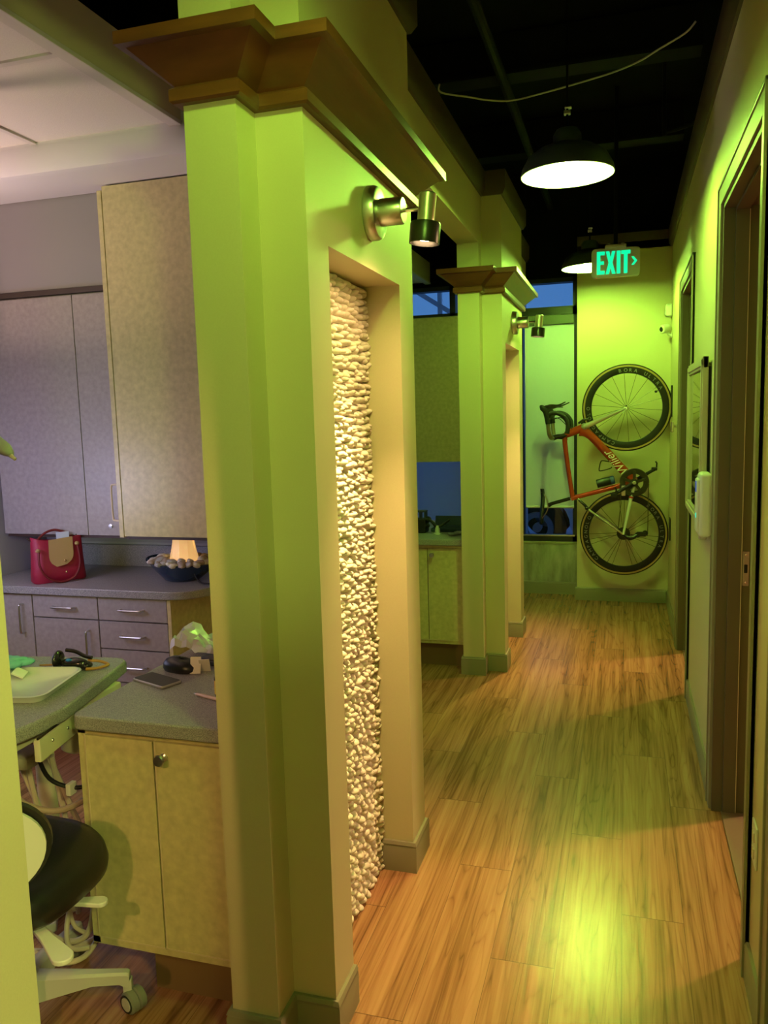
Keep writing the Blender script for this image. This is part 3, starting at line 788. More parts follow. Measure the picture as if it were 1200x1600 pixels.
# bars, stem
MB().tube([HT+Vector((.03, 0, .01)), HT+Vector((-.01, 0, -.008)), Vector((-.515, BY, 1.367)), Vector((-.548, BY, 1.356))], [.021, .022, .019, .021], 16).build('stem', CARB, bike)
bar = MB(); ST = Vector((-.548, BY, 1.356))
for s in (-1, 1):
    bar.tube([ST, ST+Vector((0, s*.06, 0)), ST+Vector((-.004, s*.15, .01)), ST+Vector((-.012, s*.192, .04)), ST+Vector((-.018, s*.205, .10)), ST+Vector((-.016, s*.208, .16))], .0155, 14)
bar.build('handlebar', mat('bronze_grey_bar', (.20, .165, .11), .35, .5), bike)
hood_lbl = 0
for s in (-1, 1):
    y_ = BY+s*.208
    MB().tube([(-.563, y_, 1.47), (-.566, y_, 1.53), (-.54, y_+s*.004, 1.552), (-.50, y_+s*.008, 1.552), (-.455, y_+s*.01, 1.53), (-.425, y_+s*.012, 1.49), (-.418, y_+s*.014, 1.45), (-.424, y_+s*.015, 1.395)], .0165, 14).build('drop_bar', TAPE, bike)
    h = MB().tube([(-.565, y_, 1.47), (-.575, y_, 1.53), (-.585, y_, 1.57), (-.615, y_, 1.598), (-.628, y_, 1.600)], [.019, .021, .024, .021, .010], 14).build('brake_hood', RUBBER, bike)
    MB().tube([(-.598, y_, 1.598), (-.55, y_, 1.612), (-.49, y_+s*.006, 1.612), (-.435, y_+s*.01, 1.634)], [.009, .008, .006, .004], 10).tube([(-.58, y_, 1.588), (-.53, y_, 1.602), (-.485, y_-s*.004, 1.598)], [.008, .007, .004], 8).build('brake_lever', BLACKM, h)
    MB().tube([(-.575, y_-s*.01, 1.49), (-.50, y_-s*.06, 1.515), (-.44, y_-s*.12, 1.46), (-.40, BY+s*.02, 1.425)], .003, 6).build('brake_cable', BLACKP, bike)
# brakes
MB().tube([HB+Vector((-.035, -.03, .035)), HB+Vector((.0, -.04, .06)), HB+Vector((.04, -.035, .065))], [.008, .010, .007], 10).tube([HB+Vector((-.02, .03, .03)), HB+Vector((.03, .03, .06))], .008, 8).build('front_brake', BLACKM, bike)
MB().tube([Vector((-.345, BY-.03, .87)), Vector((-.30, BY-.04, .83)), Vector((-.265, BY-.035, .785))], [.007, .011, .008], 10).ball((-.285, BY-.04, .805), (.016, .014, .016), 2).build('rear_brake', BLACKM, bike)
MB().box(-.028, .004, BY-.06, BY-.035, .905, .985, .006, M=None).build('front_derailleur', METAL, bike)
# seatpost, saddle
MB().tube([SC+Vector((-.02, 0, -.004)), Vector((-.555, BY, .838)), Vector((-.585, BY, .822))], [.014, .014, .018], 14).build('seatpost', CARB, bike)
sd = MB(); rows = []
prof = [(.955, .010, 0.), (.94, .018, .002), (.90, .022, .004), (.85, .030, .003), (.80, .046, -.002), (.75, .066, -.006), (.71, .074, -.010), (.685, .066, -.010), (.672, .04, -.006)]
for z, hw, dx in prof:
    rows.append([(-.648+dx+ (.016*(j/6.)**2), BY+hw*(j/6.), z) for j in range(-6, 7)])
sd.quadgrid(rows)
rows2 = [[(x+.016-.004*abs(q-6)/6., y_, z) for q, (x, y_, z) in enumerate(r_)] for r_ in rows]
sd.quadgrid(rows2)
for a, b in zip((rows[0], rows[-1], [r_[0] for r_ in rows], [r_[-1] for r_ in rows]), (rows2[0], rows2[-1], [r_[0] for r_ in rows2], [r_[-1] for r_ in rows2])):
    sd.quadgrid([a, b])
sd.build('saddle', mat('black_saddle', (.010, .010, .009), .5, spec=.3), bike, 60)
MB().tube([V3(-.635, .93, .012), V3(-.60, .88, .02), V3(-.588, .82, .022), V3(-.60, .77, .022), V3(-.635, .72, .03)], .0035, 8).tube([V3(-.635, .93, -.012), V3(-.60, .88, -.02), V3(-.588, .82, -.022), V3(-.60, .77, -.022), V3(-.635, .72, -.03)], .0035, 8).build('saddle_rails', METAL, bike)
# bottle cages and tool bottle
MB().tube([V3(-.12, 1.165), V3(-.17, 1.175), V3(-.185, 1.16), V3(-.195, 1.11), V3(-.185, 1.095), V3(-.115, 1.112), V3(-.10, 1.125)], .004, 8).build('bottle_cage', BLACKM, bike)
ax = (Vector((-.075, BY, 1.028))-Vector((-.212, BY, .993)))
tb = MB(Matrix.Translation((-.212, BY, .993)) @ axis_to(ax)).lathe([(0, 0), (.030, 0), (.034, .004), (.034, .105), (.030, .112), (0, .112)], 26).build('tool_bottle', BLACKP, bike)
MB(Matrix.Translation((-.212, BY, .993)) @ axis_to(ax)).lathe([(0, .108), (.033, .108), (.034, .112), (.033, .132), (.028, .138), (0, .138)], 26).build('bottle_cap', mat('blue_cap', (.02, .05, .22), .4), tb)
# wall hardware for the bicycle
t = thing('bike_hook', 'black wall plate with hook holding the front bicycle wheel', 'hook', (RX, BY, 1.60))
MB().box(RX-.012, RX, BY-.045, BY+.045, 1.50, 1.735, .004).build('mounting_plate', BLACKM, t)
MB().tube([(RX-.01, BY, 1.70), (RX-.05, BY, 1.705), (RX-.075, BY, 1.70), (RX-.085, BY, 1.715)], .005, 10).build('hook_arm', CREAMPL, t)
t = tag(MB().box(RX-.011, RX, BY-.05, BY+.05, .56, .73, .004).build('wheel_rest_plate', BLACKM), 'black rest plate on the right wall behind the rear bicycle wheel', 'wall plate')

# ================================================================== OUTSIDE
struct(MB().box(-30, 30, 7.2, 40, -.16, -.06).build('ground', mat('pale_pavement', (.30, .32, .36), .9)))
car = thing('parked_car', 'pale parked car outside below the roller shade', 'car', (.1, 9.6, -.06))
CARP = mat('silver_car_paint', (.80, .84, .90), .3, .3, coat=.5)
body = [(-1.9, .22), (-1.28, .22)] + [(-.95+.37*math.cos(PI-PI*i/12), .27+.37*math.sin(PI*i/12)) for i in range(13)] + [(-.55, .22), (1.35, .22)] + [(1.72+.37*math.cos(PI-PI*i/12), .27+.37*math.sin(PI*i/12)) for i in range(13)] + [(2.1, .22), (2.45, .25), (2.5, .62), (2.3, .82), (1.5, .92), (.9, 1.36), (-.6, 1.40), (-1.3, 1.0), (-1.85, .88), (-1.95, .5)]
mb = MB(); mb.prism(body, 0, 1, .0, Matrix(((1, 0, 0, 0), (0, 0, 1.6, 9.05), (0, 1, 0, 0), (0, 0, 0, 1)))); mb.build('car_body', CARP, car)
for x in (-.95, 1.72):
    for y in (9.04, 10.50):
        wl = MB(Matrix.Translation((x, y, .26)) @ axis_to((0, 1, 0))).lathe([(.19, 0), (.30, 0), (.32, .02), (.32, .18), (.30, .2), (.19, .2)], 40, close=True).build('car_tire', RUBBER, car)
        MB(Matrix.Translation((x, y, .26)) @ axis_to((0, 1, 0))).lathe([(.12, .03), (.185, .012), (.195, .02), (.195, .18), (.12, .17)], 36, close=True).lathe([(0, .03), (.05, .03), (.05, .16), (0, .16)], 20).build('alloy_wheel', mat('alloy', (.35, .37, .4), .3, .8), wl)
mb = MB()
mb.box(-3.06, -.96, 8.58, 8.66, 2.98, 3.08)
M0 = Matrix.Translation((-2.0, 8.6, 2.775)) @ Matrix.Rotation(R(33), 4, 'Y')
mb.box(-.58, .58, -.03, .03, -.024, .024, M=M0); mb.box(-1.935, -1.895, 8.57, 8.63, 2.5, 3.0); mb.box(-2.92, -2.84, 8.56, 8.64, -.06, 2.99); mb.box(-1.08, -1.0, 8.56, 8.64, -.06, 2.99)
tag(mb.build('awning_frame', mat('pale_steel', (.7, .75, .8), .6)), 'pale steel awning frame outside the high window', 'awning')

# ================================================================== TREATMENT ROOM
def near_cabinet(dy, second=False):
    where = 'in the far treatment room behind the second pier' if second else 'under the near speckled counter beside the pier'
    t = thing('base_cabinet', 'beige two-door base cabinet '+where, 'cabinet', (-1.16, 1.716+dy, 0), 'beige two-door base cabinets beside the piers')
    Y0 = 1.716+dy
    MB().box(-1.388, -.935, Y0+.019, Y0+.82, .158, .774).build('body', LAM, t)
    MB().box(-1.386 if second else -1.245, -.935, Y0+.072, Y0+.75, 0, .16).build('toe_kick', mat('brown_toe_kick', (.22, .13, .06), .6), t)
    MB().box(-1.388, -.935, Y0+.002, Y0+.02, .757, .775).box(-1.388, -1.366, Y0+.002, Y0+.02, .16, .775).box(-1.388, -.935, Y0+.002, Y0+.02, .158, .178).build('face_frame', LAM, t)
    for x0, x1 in ((-1.364, -1.158), (-1.154, -.938)):
        d = MB().box(x0+.002, x1-.002, Y0-.004, Y0+.016, .184, .755, .001).build('door', LAM, t)
        MB().box(x0-.001, x0+.0025, Y0-.0045, Y0+.015, .180, .757).box(x0, x1, Y0-.0045, Y0+.015, .180, .184).build('edge_band', EDGE, d)
        if x0 > -1.2:
            MB(Matrix.Translation((x0+.027, Y0-.004, .717)) @ axis_to((0, -1, 0))).lathe([(0, 0), (.011, 0), (.011, .003), (.006, .006), (.006, .014), (.013, .018), (.0155, .024), (.013, .029), (.0, .031)], 24).build('knob', METAL, d)
    return t
near_cabinet(0); 
def near_counter(dy, lbl):
    o = MB().prism(rrect(-1.390, -.935, 1.69+dy, 2.56+dy, (.03, .0, 0, 0)), .776, .815, .006).build('countertop', COUNTER)
    return tag(o, lbl, 'countertop')
near_counter(0, 'speckled grey countertop holding the phone, beside the near pier')

# far run: three cabinets
def unit(x0, x1, fronts, lbl):
    t = thing('base_cabinet', lbl, 'cabinet', ((x0+x1)/2, 3.1, 0), 'grey base cabinets along the far wall')
    MB().box(x0, x1, 3.121, 3.62, .10, .776).build('body', LAMG, t)
    MB().box(x0, x1, 3.17, 3.60, 0, .10).build('toe_kick', mat('dark_toe_kick', (.08, .06, .045), .6), t)
    for z0, z1, kind in fronts:
        dn = 'drawer' if kind[0] == 'h' else 'door'
        d = MB().box(x0+.003, x1-.003, 3.100, 3.120, z0+.003, z1-.003, .0015).build(dn, LAMG, t)
        if kind == 'h':
            xc = (x0+x1)/2; zc = (z0+z1)/2
            mb = MB(); bow(mb, (xc-.06, 3.101, zc), (xc+.06, 3.101, zc), (0, -.028, 0)); mb.build('handle', METAL, d)
        else:
            xx = x1-.055
            mb = MB(); bow(mb, (xx, 3.101, z1-.05), (xx, 3.101, z1-.19), (0, -.028, 0)); mb.build('handle', METAL, d)
    return t
unit(-3.03, -2.707, [(.10, .800-.026, 'v')], 'grey laminate cabinet with one tall door below the red handbag')
unit(-2.707, -2.342, [(.662, .776, 'h'), (.10, .662, 'v')], 'grey laminate cabinet with a drawer over a door, in the middle of the far run')
tU = unit(-2.342, -1.975, [(.662, .776, 'h'), (.528, .662, 'h'), (.37, .528, 'h'), (.10, .37, 'h')], 'grey laminate cabinet with stacked drawers below the blue bowl')
MB().box(-1.975, -1.957, 3.10, 3.62, .02, .776).build('end_panel', LAM, tU)
poly = [(-3.03, 3.075)] + [(-1.97+.17*math.sin(PI/2*i/10), 3.245-.17*math.cos(PI/2*i/10)) for i in range(11)] + [(-1.78, 3.40), (-1.78, 3.63), (-3.03, 3.63)]
ct = tag(MB().prism(poly, .777, .815, .005).build('countertop', COUNTER), 'speckled blue-grey countertop with rounded corner under the wall cabinets', 'countertop')
struct(MB().box(-3.03, -1.0, 3.615, 3.64, .8155, .93, .003).build('backsplash', COUNTER))
struct(MB().box(-3.03, -1.0, 3.62, 3.641, .945, 1.02).build('trim_9', GREYP))

# wall cabinets
t = thing('wall_cabinet', 'wide lavender-grey wall cabinet above the red handbag', 'cabinet', (-2.7, 3.3, 1.02))
MB().box(-3.03, -2.16, 3.321, 3.64, 1.03, 2.185).build('body', LAMG, t)
d = MB().box(-3.012, -2.517, 3.300, 3.320, 1.03, 2.178, .0015).build('door', LAMG, t)
d = MB().box(-2.513, -2.18, 3.300, 3.320, 1.03, 2.178, .0015).build('door', LAMG, t)
MB(Matrix.Translation((-2.385, 3.3, 1.075)) @ axis_to((0, -1, 0))).lathe([(0, 0), (.011, 0), (.011, .004), (0, .005)], 18).box(-.003, .012, -.003, .003, .004, .012).build('lock', METAL, d)
MB().box(-3.03, -2.16, 3.292, 3.33, 2.185, 2.21, .002).build('top_rail', mat('dark_brown_rail', (.04, .025, .02), .5), t)
MB().box(-3.02, -2.16, 3.33, 3.62, 1.012, 1.028).build('light_rail', mat('dark_red_brown_rail', (.06, .03, .02), .5), t)
t = thing('wall_cabinet', 'tall yellow-green lit wall cabinet seen end-on, beside the pier', 'cabinet', (-2.0, 3.2, 1.04))
MB().box(-2.205, -1.50, 3.15, 3.61, 1.052, 2.60).build('body', LAM, t)
d = MB().box(-2.232, -2.210, 3.15, 3.61, 1.046, 2.585, .001).build('door', LAM, t)
mb = MB(); bow(mb, (-2.232, 3.172, 1.29), (-2.232, 3.172, 1.12), (-.044, 0, 0)); mb.build('handle', CREAMPL, d)
MB().box(-2.20, -1.50, 3.17, 3.60, 1.036, 1.052).build('light_rail', mat('dark_bottom_rail', (.05, .03, .02), .5), t)

# red handbag
bag = thing('handbag', 'red tote bag with tan leather flap standing on the far counter', 'handbag', (-2.67, 3.26, .815))
RED = mat('raspberry_nylon', (.29, .006, .034), .55, bump=.15, bscale=40, var=.12, scale=9)
REDD = mat('dark_red_leather', (.16, .010, .012), .5)
TANL = mat('tan_leather', (.36, .25, .09), .5, bump=.08, bscale=200)
Mg = Matrix.Translation((-2.655, 3.235, .815)) @ Matrix.Rotation(R(52), 4, 'Z') @ Matrix.Diagonal((.80, .95, 1.02, 1))
mb = MB(Mg)
rows = []
nseg = 28
for k, (z, wx, dy_, lift) in enumerate([(0, .150, .062, 0), (.01, .157, .070, 0), (.06, .152, .072, 0), (.12, .148, .058, 0), (.17, .146, .035, 0), (.195, .145, .024, 0)]):
    r_ = []
    for j in range(nseg+1):
        a = 2*PI*j/nseg
        x = wx*math.copysign(abs(math.cos(a))**.45, math.cos(a)); y = dy_*math.copysign(abs(math.sin(a))**.6, math.sin(a))
        zz = z*(1+.12*(x/wx)**2 if k > 2 else 1) + (.006*math.sin(5*a) if k in (2, 3) else 0)
        if k < 2 and x < -.05: zz -= 0
        r_.append((x, y+.006*math.sin(3*a+k), max(zz, .001)))
    rows.append(r_)
mb.quadgrid(rows); mb.quadgrid([[(0, 0, .002)]*(nseg+1), rows[0]])
bb = mb.build('body', RED, bag, 60)
MB(Mg).tube([(-.125, -.085, .155), (-.128, -.09, .10), (-.10, -.092, .045), (-.045, -.093, .012), (.02, -.092, .008), (.075, -.09, .03), (.105, -.085, .09), (.10, -.075, .17)], .006, 10, flat=1.4).build('handle', REDD, bag)
MB(Mg).tube([(-.11, .03, .19), (-.06, .035, .225), (.0, .035, .24), (.06, .03, .225), (.11, .025, .20)], .006, 10).build('handle', REDD, bag)
fl = [(-.058, .200), (.085, .208), (.083, .12), (.07, .098), (.03, .085), (-.01, .082), (-.03, .095), (-.045, .13)]
mb = MB(Mg)
vp_ = lambda z: -.028-.052*(1-max(0, (z-.08)/.12))
rows = []
for i in range(9):
    z = .205-.122*i/8.
    half = .070 if i < 6 else .070*math.sqrt(max(.0, 1-((i-5)/3.3)**2))
    cx = .016-.002*i
    rows.append([(cx+half*(j/6.), vp_(z)-.012, z+.004*(j/6.)) for j in range(-6, 7)])
mb.quadgrid(rows); mb.quadgrid([[(x, y+.004, z) for x, y, z in r_] for r_ in rows]); mb.build('flap', TANL, bag, 60)
for z, y in ((.105, -.090), (.052, -.098)):
    MB(Mg).ball((.02, y-.002, z), (.006, .004, .006), 2).build('snap', mat('brass', (.8, .6, .25), .2, 1.), bag)
for x, z in ((-.125, .16), (.10, .178)):
    MB(Mg).ball((x, -.070, z), (.014, .012, .010), 2).build('handle_tab', TANL, bag)
MB(Mg).box(.0, .075, -.012, -.006, .15, .232, .001).build('paper', mat('white_blue_paper', (.6, .68, .8), .6), bag)
MB(Mg).tube([(.11, -.01, .20), (.13, -.012, .225), (.14, -.014, .245)], [.006, .007, .008], 8).tube([(-.145, 0, .20), (-.165, 0, .215)], [.004, .003], 8).build('zip_pull', mat('dark_leather', (.05, .04, .03), .5), bag)

# salt lamp in a blue bowl of stones
bc = Vector((-2.035, 3.345, .815))
bowl = thing('bowl', 'dark blue leaf-shaped ceramic bowl of stones on the counter corner', 'bowl', bc)
BLUE = mat('dark_blue_glaze', (.012, .035, .085), .22, coat=.3)
mb = MB(); rows = []
for k, (r_, z) in enumerate([(0, .008), (.06, .006), (.075, .0), (.085, .004), (.125, .05), (.15, .082), (.156, .086), (.150, .088), (.12, .055), (.08, .022), (0, .018)]):
    rr = []
    for j in range(49):
        a = 2*PI*j/48
        lf = 1+.38*max(0, r_-.08)/.07*(max(0, math.cos(a-R(160)))**4+max(0, math.cos(a-R(5)))**4)*.75
        rr.append((bc.x+r_*lf*math.cos(a), bc.y+r_*lf*math.sin(a)*.85, bc.z+z+(.02 if r_ > .14 else 0)*max(0, math.cos(a-R(160)))**4))
    rows.append(rr)
mb.quadgrid(rows); mb.build('bowl_body', BLUE, bowl, 60)
bowl_o = bowl
lamp = thing('salt_lamp', 'glowing orange faceted stone lamp standing in the blue bowl', 'lamp', (bc.x+.015, bc.y, .90))
mb = MB(); n = 9; rows = []
for z, r_ in ((.885, .066), (.92, .066), (.96, .060), (1.0, .054), (1.03, .050), (1.033, .03), (1.033, 0)):
    rows.append([(bc.x+.015+r_*(1+.05*math.sin(3*j+z*40))*math.cos(2*PI*j/n), bc.y+r_*math.sin(2*PI*j/n), z) for j in range(n+1)])
mb.quadgrid(rows)
SALT = mat('glowing_salt_crystal', (.8, .55, .3), .5, emit=(1, .56, .19), estr=.62, var=.25, scale=14)
mb.build('crystal', SALT, lamp, 15)
rg = random.Random(11)
PM = [mat('pale_stone', (.66, .62, .52), .7, var=.2, scale=40), mat('grey_stone', (.40, .38, .35), .7, var=.2, scale=40), mat('brown_stone', (.36, .28, .20), .7, var=.2, scale=40)]
base = []
for m_ in PM:
    o = MB().ball((0, 0, 0), (.025, .018, .013), 2, .14, None, rg).build('pebble', m_, None, 80); base.append(o)
first = set(); spots_ = []
for ring_, n_, z_ in ((.095, 13, .905), (.132, 19, .908), (.115, 16, .920), (.150, 20, .906)):
    for i in range(n_):
        a = 2*PI*i/n_+rg.uniform(-.12, .12)+z_*50
        spots_.append((bc.x+.005+ring_*math.cos(a)*1.02, bc.y+ring_*math.sin(a)*.82, z_+rg.uniform(-.002, .003)))
for i, q in enumerate(spots_):
    src = base[rg.choice((0, 0, 1, 2))]
    if src not in first: o = src; first.add(src)
    else: o = src.copy(); C.objects.link(o)
    o.location = q; o.rotation_euler = (rg.uniform(-.4, .4), rg.uniform(-.4, .4), rg.uniform(0, 6)); s_ = rg.uniform(.75, 1.2); o.scale = (s_, s_, s_)
    tag(o, 'small rough stone heaped around the glowing lamp in the blue bowl', 'stone', 'stones in the blue bowl')
for b_ in base:
    if b_ not in first: bpy.data.objects.remove(b_)
tag(MB().tube([(bc.x+.10, bc.y-.06, .86), (bc.x+.14, bc.y-.08, .822), (bc.x+.20, bc.y-.09, .820), (bc.x+.255, bc.y-.06, .82)], .004, 8).build('power_cord', BLACKP), 'black power cord trailing from the blue bowl', 'cord')

# ------------------------------------------------------------ cart
cart = thing('instrument_cart', 'speckled-top dental instrument cart left of the near counter', 'cart', (-1.66, 1.8, 0))
poly = [(-1.395, 1.72)]
tp = [(-1.90, 1.455)] + [(-1.50+.075*math.sin(PI/2*i/8), 1.53-.075*math.cos(PI/2*i/8)) for i in range(9)] + [(-1.412, 1.60), (-1.408, 1.70), (-1.428, 1.80), (-1.483, 2.06), (-1.492, 2.095), (-1.515, 2.115), (-1.56, 2.12), (-1.82, 2.08), (-1.92, 2.04)]
MB().prism(tp, .792, .832, .008).build('cart_top', COUNTER, cart)
PGREEN = mat('pale_enamel', (.62, .58, .42), .4)
MB().box(-1.86, -1.46, 1.50, 2.02, .755, .792, .006).build('under_frame', PGREEN, cart)
mb = MB(); Mr = Matrix.Translation((-1.440, 1.78, .765)) @ Matrix.Rotation(R(11), 4, 'Z')
mb.M = Mr; mb.box(-.012, .006, -.20, .03, -.035, .024, .004); mb.box(-.012, .012, .03, .065, -.075, .024, .004)
br = mb.build('side_bracket', PGREEN, cart)
for y in (-.14, -.06, .01): MB(Mr).ball((.007, y, .0), (.003, .005, .005), 2).build('screw', METAL, br)
MB(Mr).box(.004, .008, -.21, .25, .028, .034).build('edge_channel', BLACKM, cart)
Mc = Matrix.Translation((-1.49, 1.86, .0))
MB(Mc).lathe([(0, .76), (.05, .76), (.058, .74), (.058, .655), (.05, .648), (0, .645)], 28).build('motor_cover', CREAMPL, cart)
MB().box(-1.70, -1.545, 1.70, 1.80, .635, .675, .015).build('instrument_holder', CREAMPL, cart)
MB().lathe([(0, .755), (.022, .755), (.022, .70), (.02, .695), (0, .695)], 18, Matrix.Translation((-1.424, 1.835, 0))).build('end_cap', CREAMPL, cart)
MB().tube([(-1.424, 1.84, .70), (-1.424, 1.84, .44)], .011, 12).tube([(-1.422, 1.835, .70), (-1.422, 1.82, .55), (-1.424, 1.83, .45), (-1.424, 1.84, .25), (-1.43, 1.83, .12), (-1.52, 1.78, .07), (-1.65, 1.75, .06)], .009, 10).build('vacuum_hose', CREAMPL, cart)
MB().tube([(-1.66, 1.74, .64), (-1.64, 1.76, .52), (-1.56, 1.80, .475), (-1.48, 1.83, .50), (-1.43, 1.84, .56)], .009, 10).build('looped_hose', mat('tan_hose', (.40, .31, .22), .5), cart)
MB().tube([(-1.52, 1.72, .74), (-1.535, 1.73, .68), (-1.52, 1.75, .60), (-1.47, 1.78, .565), (-1.42, 1.80, .57)], .006, 10).build('black_cable', BLACKP, cart)
MB().box(-1.478, -1.462, 1.76, 1.79, .548, .582, .003).build('cable_tag', WHITEPL, cart)
for (x0, y0, x1, y1, z1) in ((-1.63, 1.76, -1.60, 1.9, .1), (-1.60, 1.76, -1.66, 1.88, .1), (-1.56, 1.80, -1.53, 1.95, .12), (-1.55, 1.80, -1.60, 1.92, .08)):
    MB().tube([(x0, y0, .64), ((x0+x1)/2+.01, (y0+y1)/2, .4), (x1, y1, z1)], .008, 8).build('hanging_hose', CREAMPL, cart)
MB().tube([(-1.44, 1.83, .30), (-1.49, 1.78, .235), (-1.50, 1.75, .17), (-1.47, 1.72, .125), (-1.42, 1.74, .12)], .007, 10).tube([(-1.70, 1.72, .16), (-1.62, 1.70, .12), (-1.50, 1.70, .09), (-1.44, 1.74, .09), (-1.424, 1.80, .13)], .008, 10).build('coiled_hose', CREAMPL, cart)
MB().tube([(-1.424, 1.80, .62), (-1.428, 1.79, .40), (-1.43, 1.78, .22), (-1.45, 1.76, .135), (-1.52, 1.74, .125), (-1.60, 1.74, .17), (-1.68, 1.76, .24)], .0085, 10).tube([(-1.43, 1.79, .27), (-1.47, 1.78, .245), (-1.50, 1.77, .20), (-1.485, 1.765, .155), (-1.44, 1.765, .14)], .006, 10).build('hose_loop', CREAMPL, cart)
MB().tube([(-1.80, 2.06, .76), (-1.80, 2.06, .06)], .03, 16).build('post', PGREEN, cart)
mb = MB()
for a in range(5):
    an = 2*PI*a/5+.3
    mb.box(.0, .26, -.022, .022, .05, .078, .006, M=Matrix.Translation((-1.80, 2.06, 0)) @ Matrix.Rotation(an, 4, 'Z'))
    mb.lathe([(0, -.01), (.025, -.01), (.025, .01), (0, .01)], 16, Matrix.Translation((-1.80+.24*math.cos(an), 2.06+.24*math.sin(an), .026)) @ axis_to((math.cos(an+1.57), math.sin(an+1.57), 0)))
mb.build('wheeled_base', GREYPL, cart)

# things on the cart
tray = thing('instrument_tray', 'pale plastic instrument tray lying on the cart', 'tray', (-1.62, 1.8, .832))
Mt = Matrix.Translation((-1.63, 1.80, .833)) @ Matrix.Rotation(R(12), 4, 'Z')
pl = lambda g, z: [(x, y, z) for x, y in rrect(-.20+g, .125-g, -.13+g, .13-g, max(.04-g, .015), 6)]
rows = [pl(q, z) for q, z in ((.012, 0), (.0, .018), (-.003, .020), (.004, .021), (.018, .005), (.13, .004))]
mb = MB(Mt); mb.quadgrid([r_+[r_[0]] for r_ in rows]); mb.quadgrid([[(-.03, 0, .0)]*(len(rows[0])+1), rows[0]+[rows[0][0]]])
mb.quadgrid([[(-.03, 0, .004)]*(len(rows[0])+1), rows[-1]+[rows[-1][0]]])
mb.build('tray_shell', mat('pale_green_plastic', (.62, .64, .60), .25), tray, 50)
gl = MB(); rg2 = random.Random(5)
for i in range(9):
    gl.ball((-1.745+rg2.uniform(-.05, .045), 1.875+rg2.uniform(-.035, .035), .862+rg2.uniform(-.006, .016)), (rg2.uniform(.02, .045), rg2.uniform(.02, .035), .012), 3, .06, Matrix.Rotation(rg2.uniform(-1, 1), 3, 'Z') @ Matrix.Rotation(rg2.uniform(-.6, .6), 3, 'X'), rg2)
tag(gl.build('surgical_mask', mat('teal_fabric', (.16, .48, .46), .7, bump=.3, bscale=120), None, 60), 'crumpled teal mask lying on the pale tray', 'mask')
tag(MB(Matrix.Translation((-1.695, 1.865, .85)) @ Matrix.Rotation(R(30), 4, 'Y') @ Matrix.Rotation(R(20), 4, 'Z')).box(-.018, .018, -.02, .02, 0, .006, .002).build('folded_gauze', mat('white_gauze', (.75, .76, .68), .8)), 'small folded white gauze beside the teal mask', 'gauze')
# sunglasses-like loupes
lp = thing('protective_glasses', 'black protective glasses with amber strap behind the tray', 'glasses', (-1.61, 2.0, .832))
Ml = Matrix.Translation((-1.605, 1.985, .833)) @ Matrix.Rotation(R(8), 4, 'Z')
BG = mat('black_gloss_plastic', (.012, .010, .012), .2, coat=.4)
MB(Ml).ball((-.045, 0, .028), (.012, .030, .028), 3).ball((.01, -.005, .018), (.045, .022, .018), 3).ball((.04, 0, .012), (.025, .02, .012), 3).build('lens_housing', BG, lp)
MB(Ml).tube([(-.03, .02, .052), (.0, .024, .046), (.03, .02, .034), (.055, .018, .03)], .006, 10).build('temple', BG, lp)
MB(Ml).tube([(.04, .02, .02), (.07, .03, .016), (.10, .025, .01), (.105, .015, .008), (.085, -.008, .006), (.055, -.02, .006)], .0045, 8).tube([(-.055, 0, .012), (-.085, .005, .008), (-.11, .004, .007)], .003, 8).build('strap', mat('amber_strap', (.42, .22, .05), .5), lp)
MB(Ml).ball((.0, -.018, .032), (.011, .006, .005), 2).build('coating_glint', mat('blue_lens', (.05, .25, .8), .1, .5), lp)  # glint on the lens coating, modelled as a small blue bead

# things on the near counter
ph = thing('mobile_phone', 'grey mobile phone lying face up on the near counter', 'phone', (-1.31, 1.978, .815))
Mp = Matrix.Translation((-1.308, 1.978, .8155)) @ Matrix.Rotation(R(-21), 4, 'Z')
MB(Mp).prism(rrect(-.072, .072, -.036, .036, .010), 0, .008, .0025).build('case', mat('silver_case', (.45, .42, .40), .3, .6), ph)
MB(Mp).prism(rrect(-.069, .069, -.033, .033, .008), .0078, .0084).build('screen', mat('dark_screen', (.03, .026, .026), .35, spec=.2), ph)
ms = thing('glasses_pouch', 'black rounded computer-mouse shape on the counter behind the phone', 'pouch', (-1.29, 2.09, .815))
ms['label'] = 'black rounded pouch with white paper tag behind the phone'
Mm = Matrix.Translation((-1.295, 2.09, .8155)) @ Matrix.Rotation(R(-12), 4, 'Z')
mb = MB(Mm); rows = []
for z, q in ((0, .93), (.008, 1.0), (.020, .97), (.031, .80), (.037, .5), (.039, .0)):
    rows.append([(.062*q*math.copysign(abs(math.cos(2*PI*j/32))**.8, math.cos(2*PI*j/32)), .036*q*math.copysign(abs(math.sin(2*PI*j/32))**.8, math.sin(2*PI*j/32)), z*(1-.12*math.cos(2*PI*j/32))) for j in range(33)])
mb.quadgrid(rows); mb.build('body', VINYL, ms, 60)
MB(Mm).box(-.016, .016, -.0015, .0015, 0, .05, .0, M=Matrix.Translation((.066, -.012, .001)) @ Matrix.Rotation(R(28), 4, 'Z') @ Matrix.Rotation(R(-24), 4, 'X')).box(-.016, .016, -.0015, .0015, 0, .045, .0, M=Matrix.Translation((.078, .022, .001)) @ Matrix.Rotation(R(28), 4, 'Z') @ Matrix.Rotation(R(24), 4, 'X')).build('paper_tag', mat('white_card', (.7, .66, .58), .6), ms)
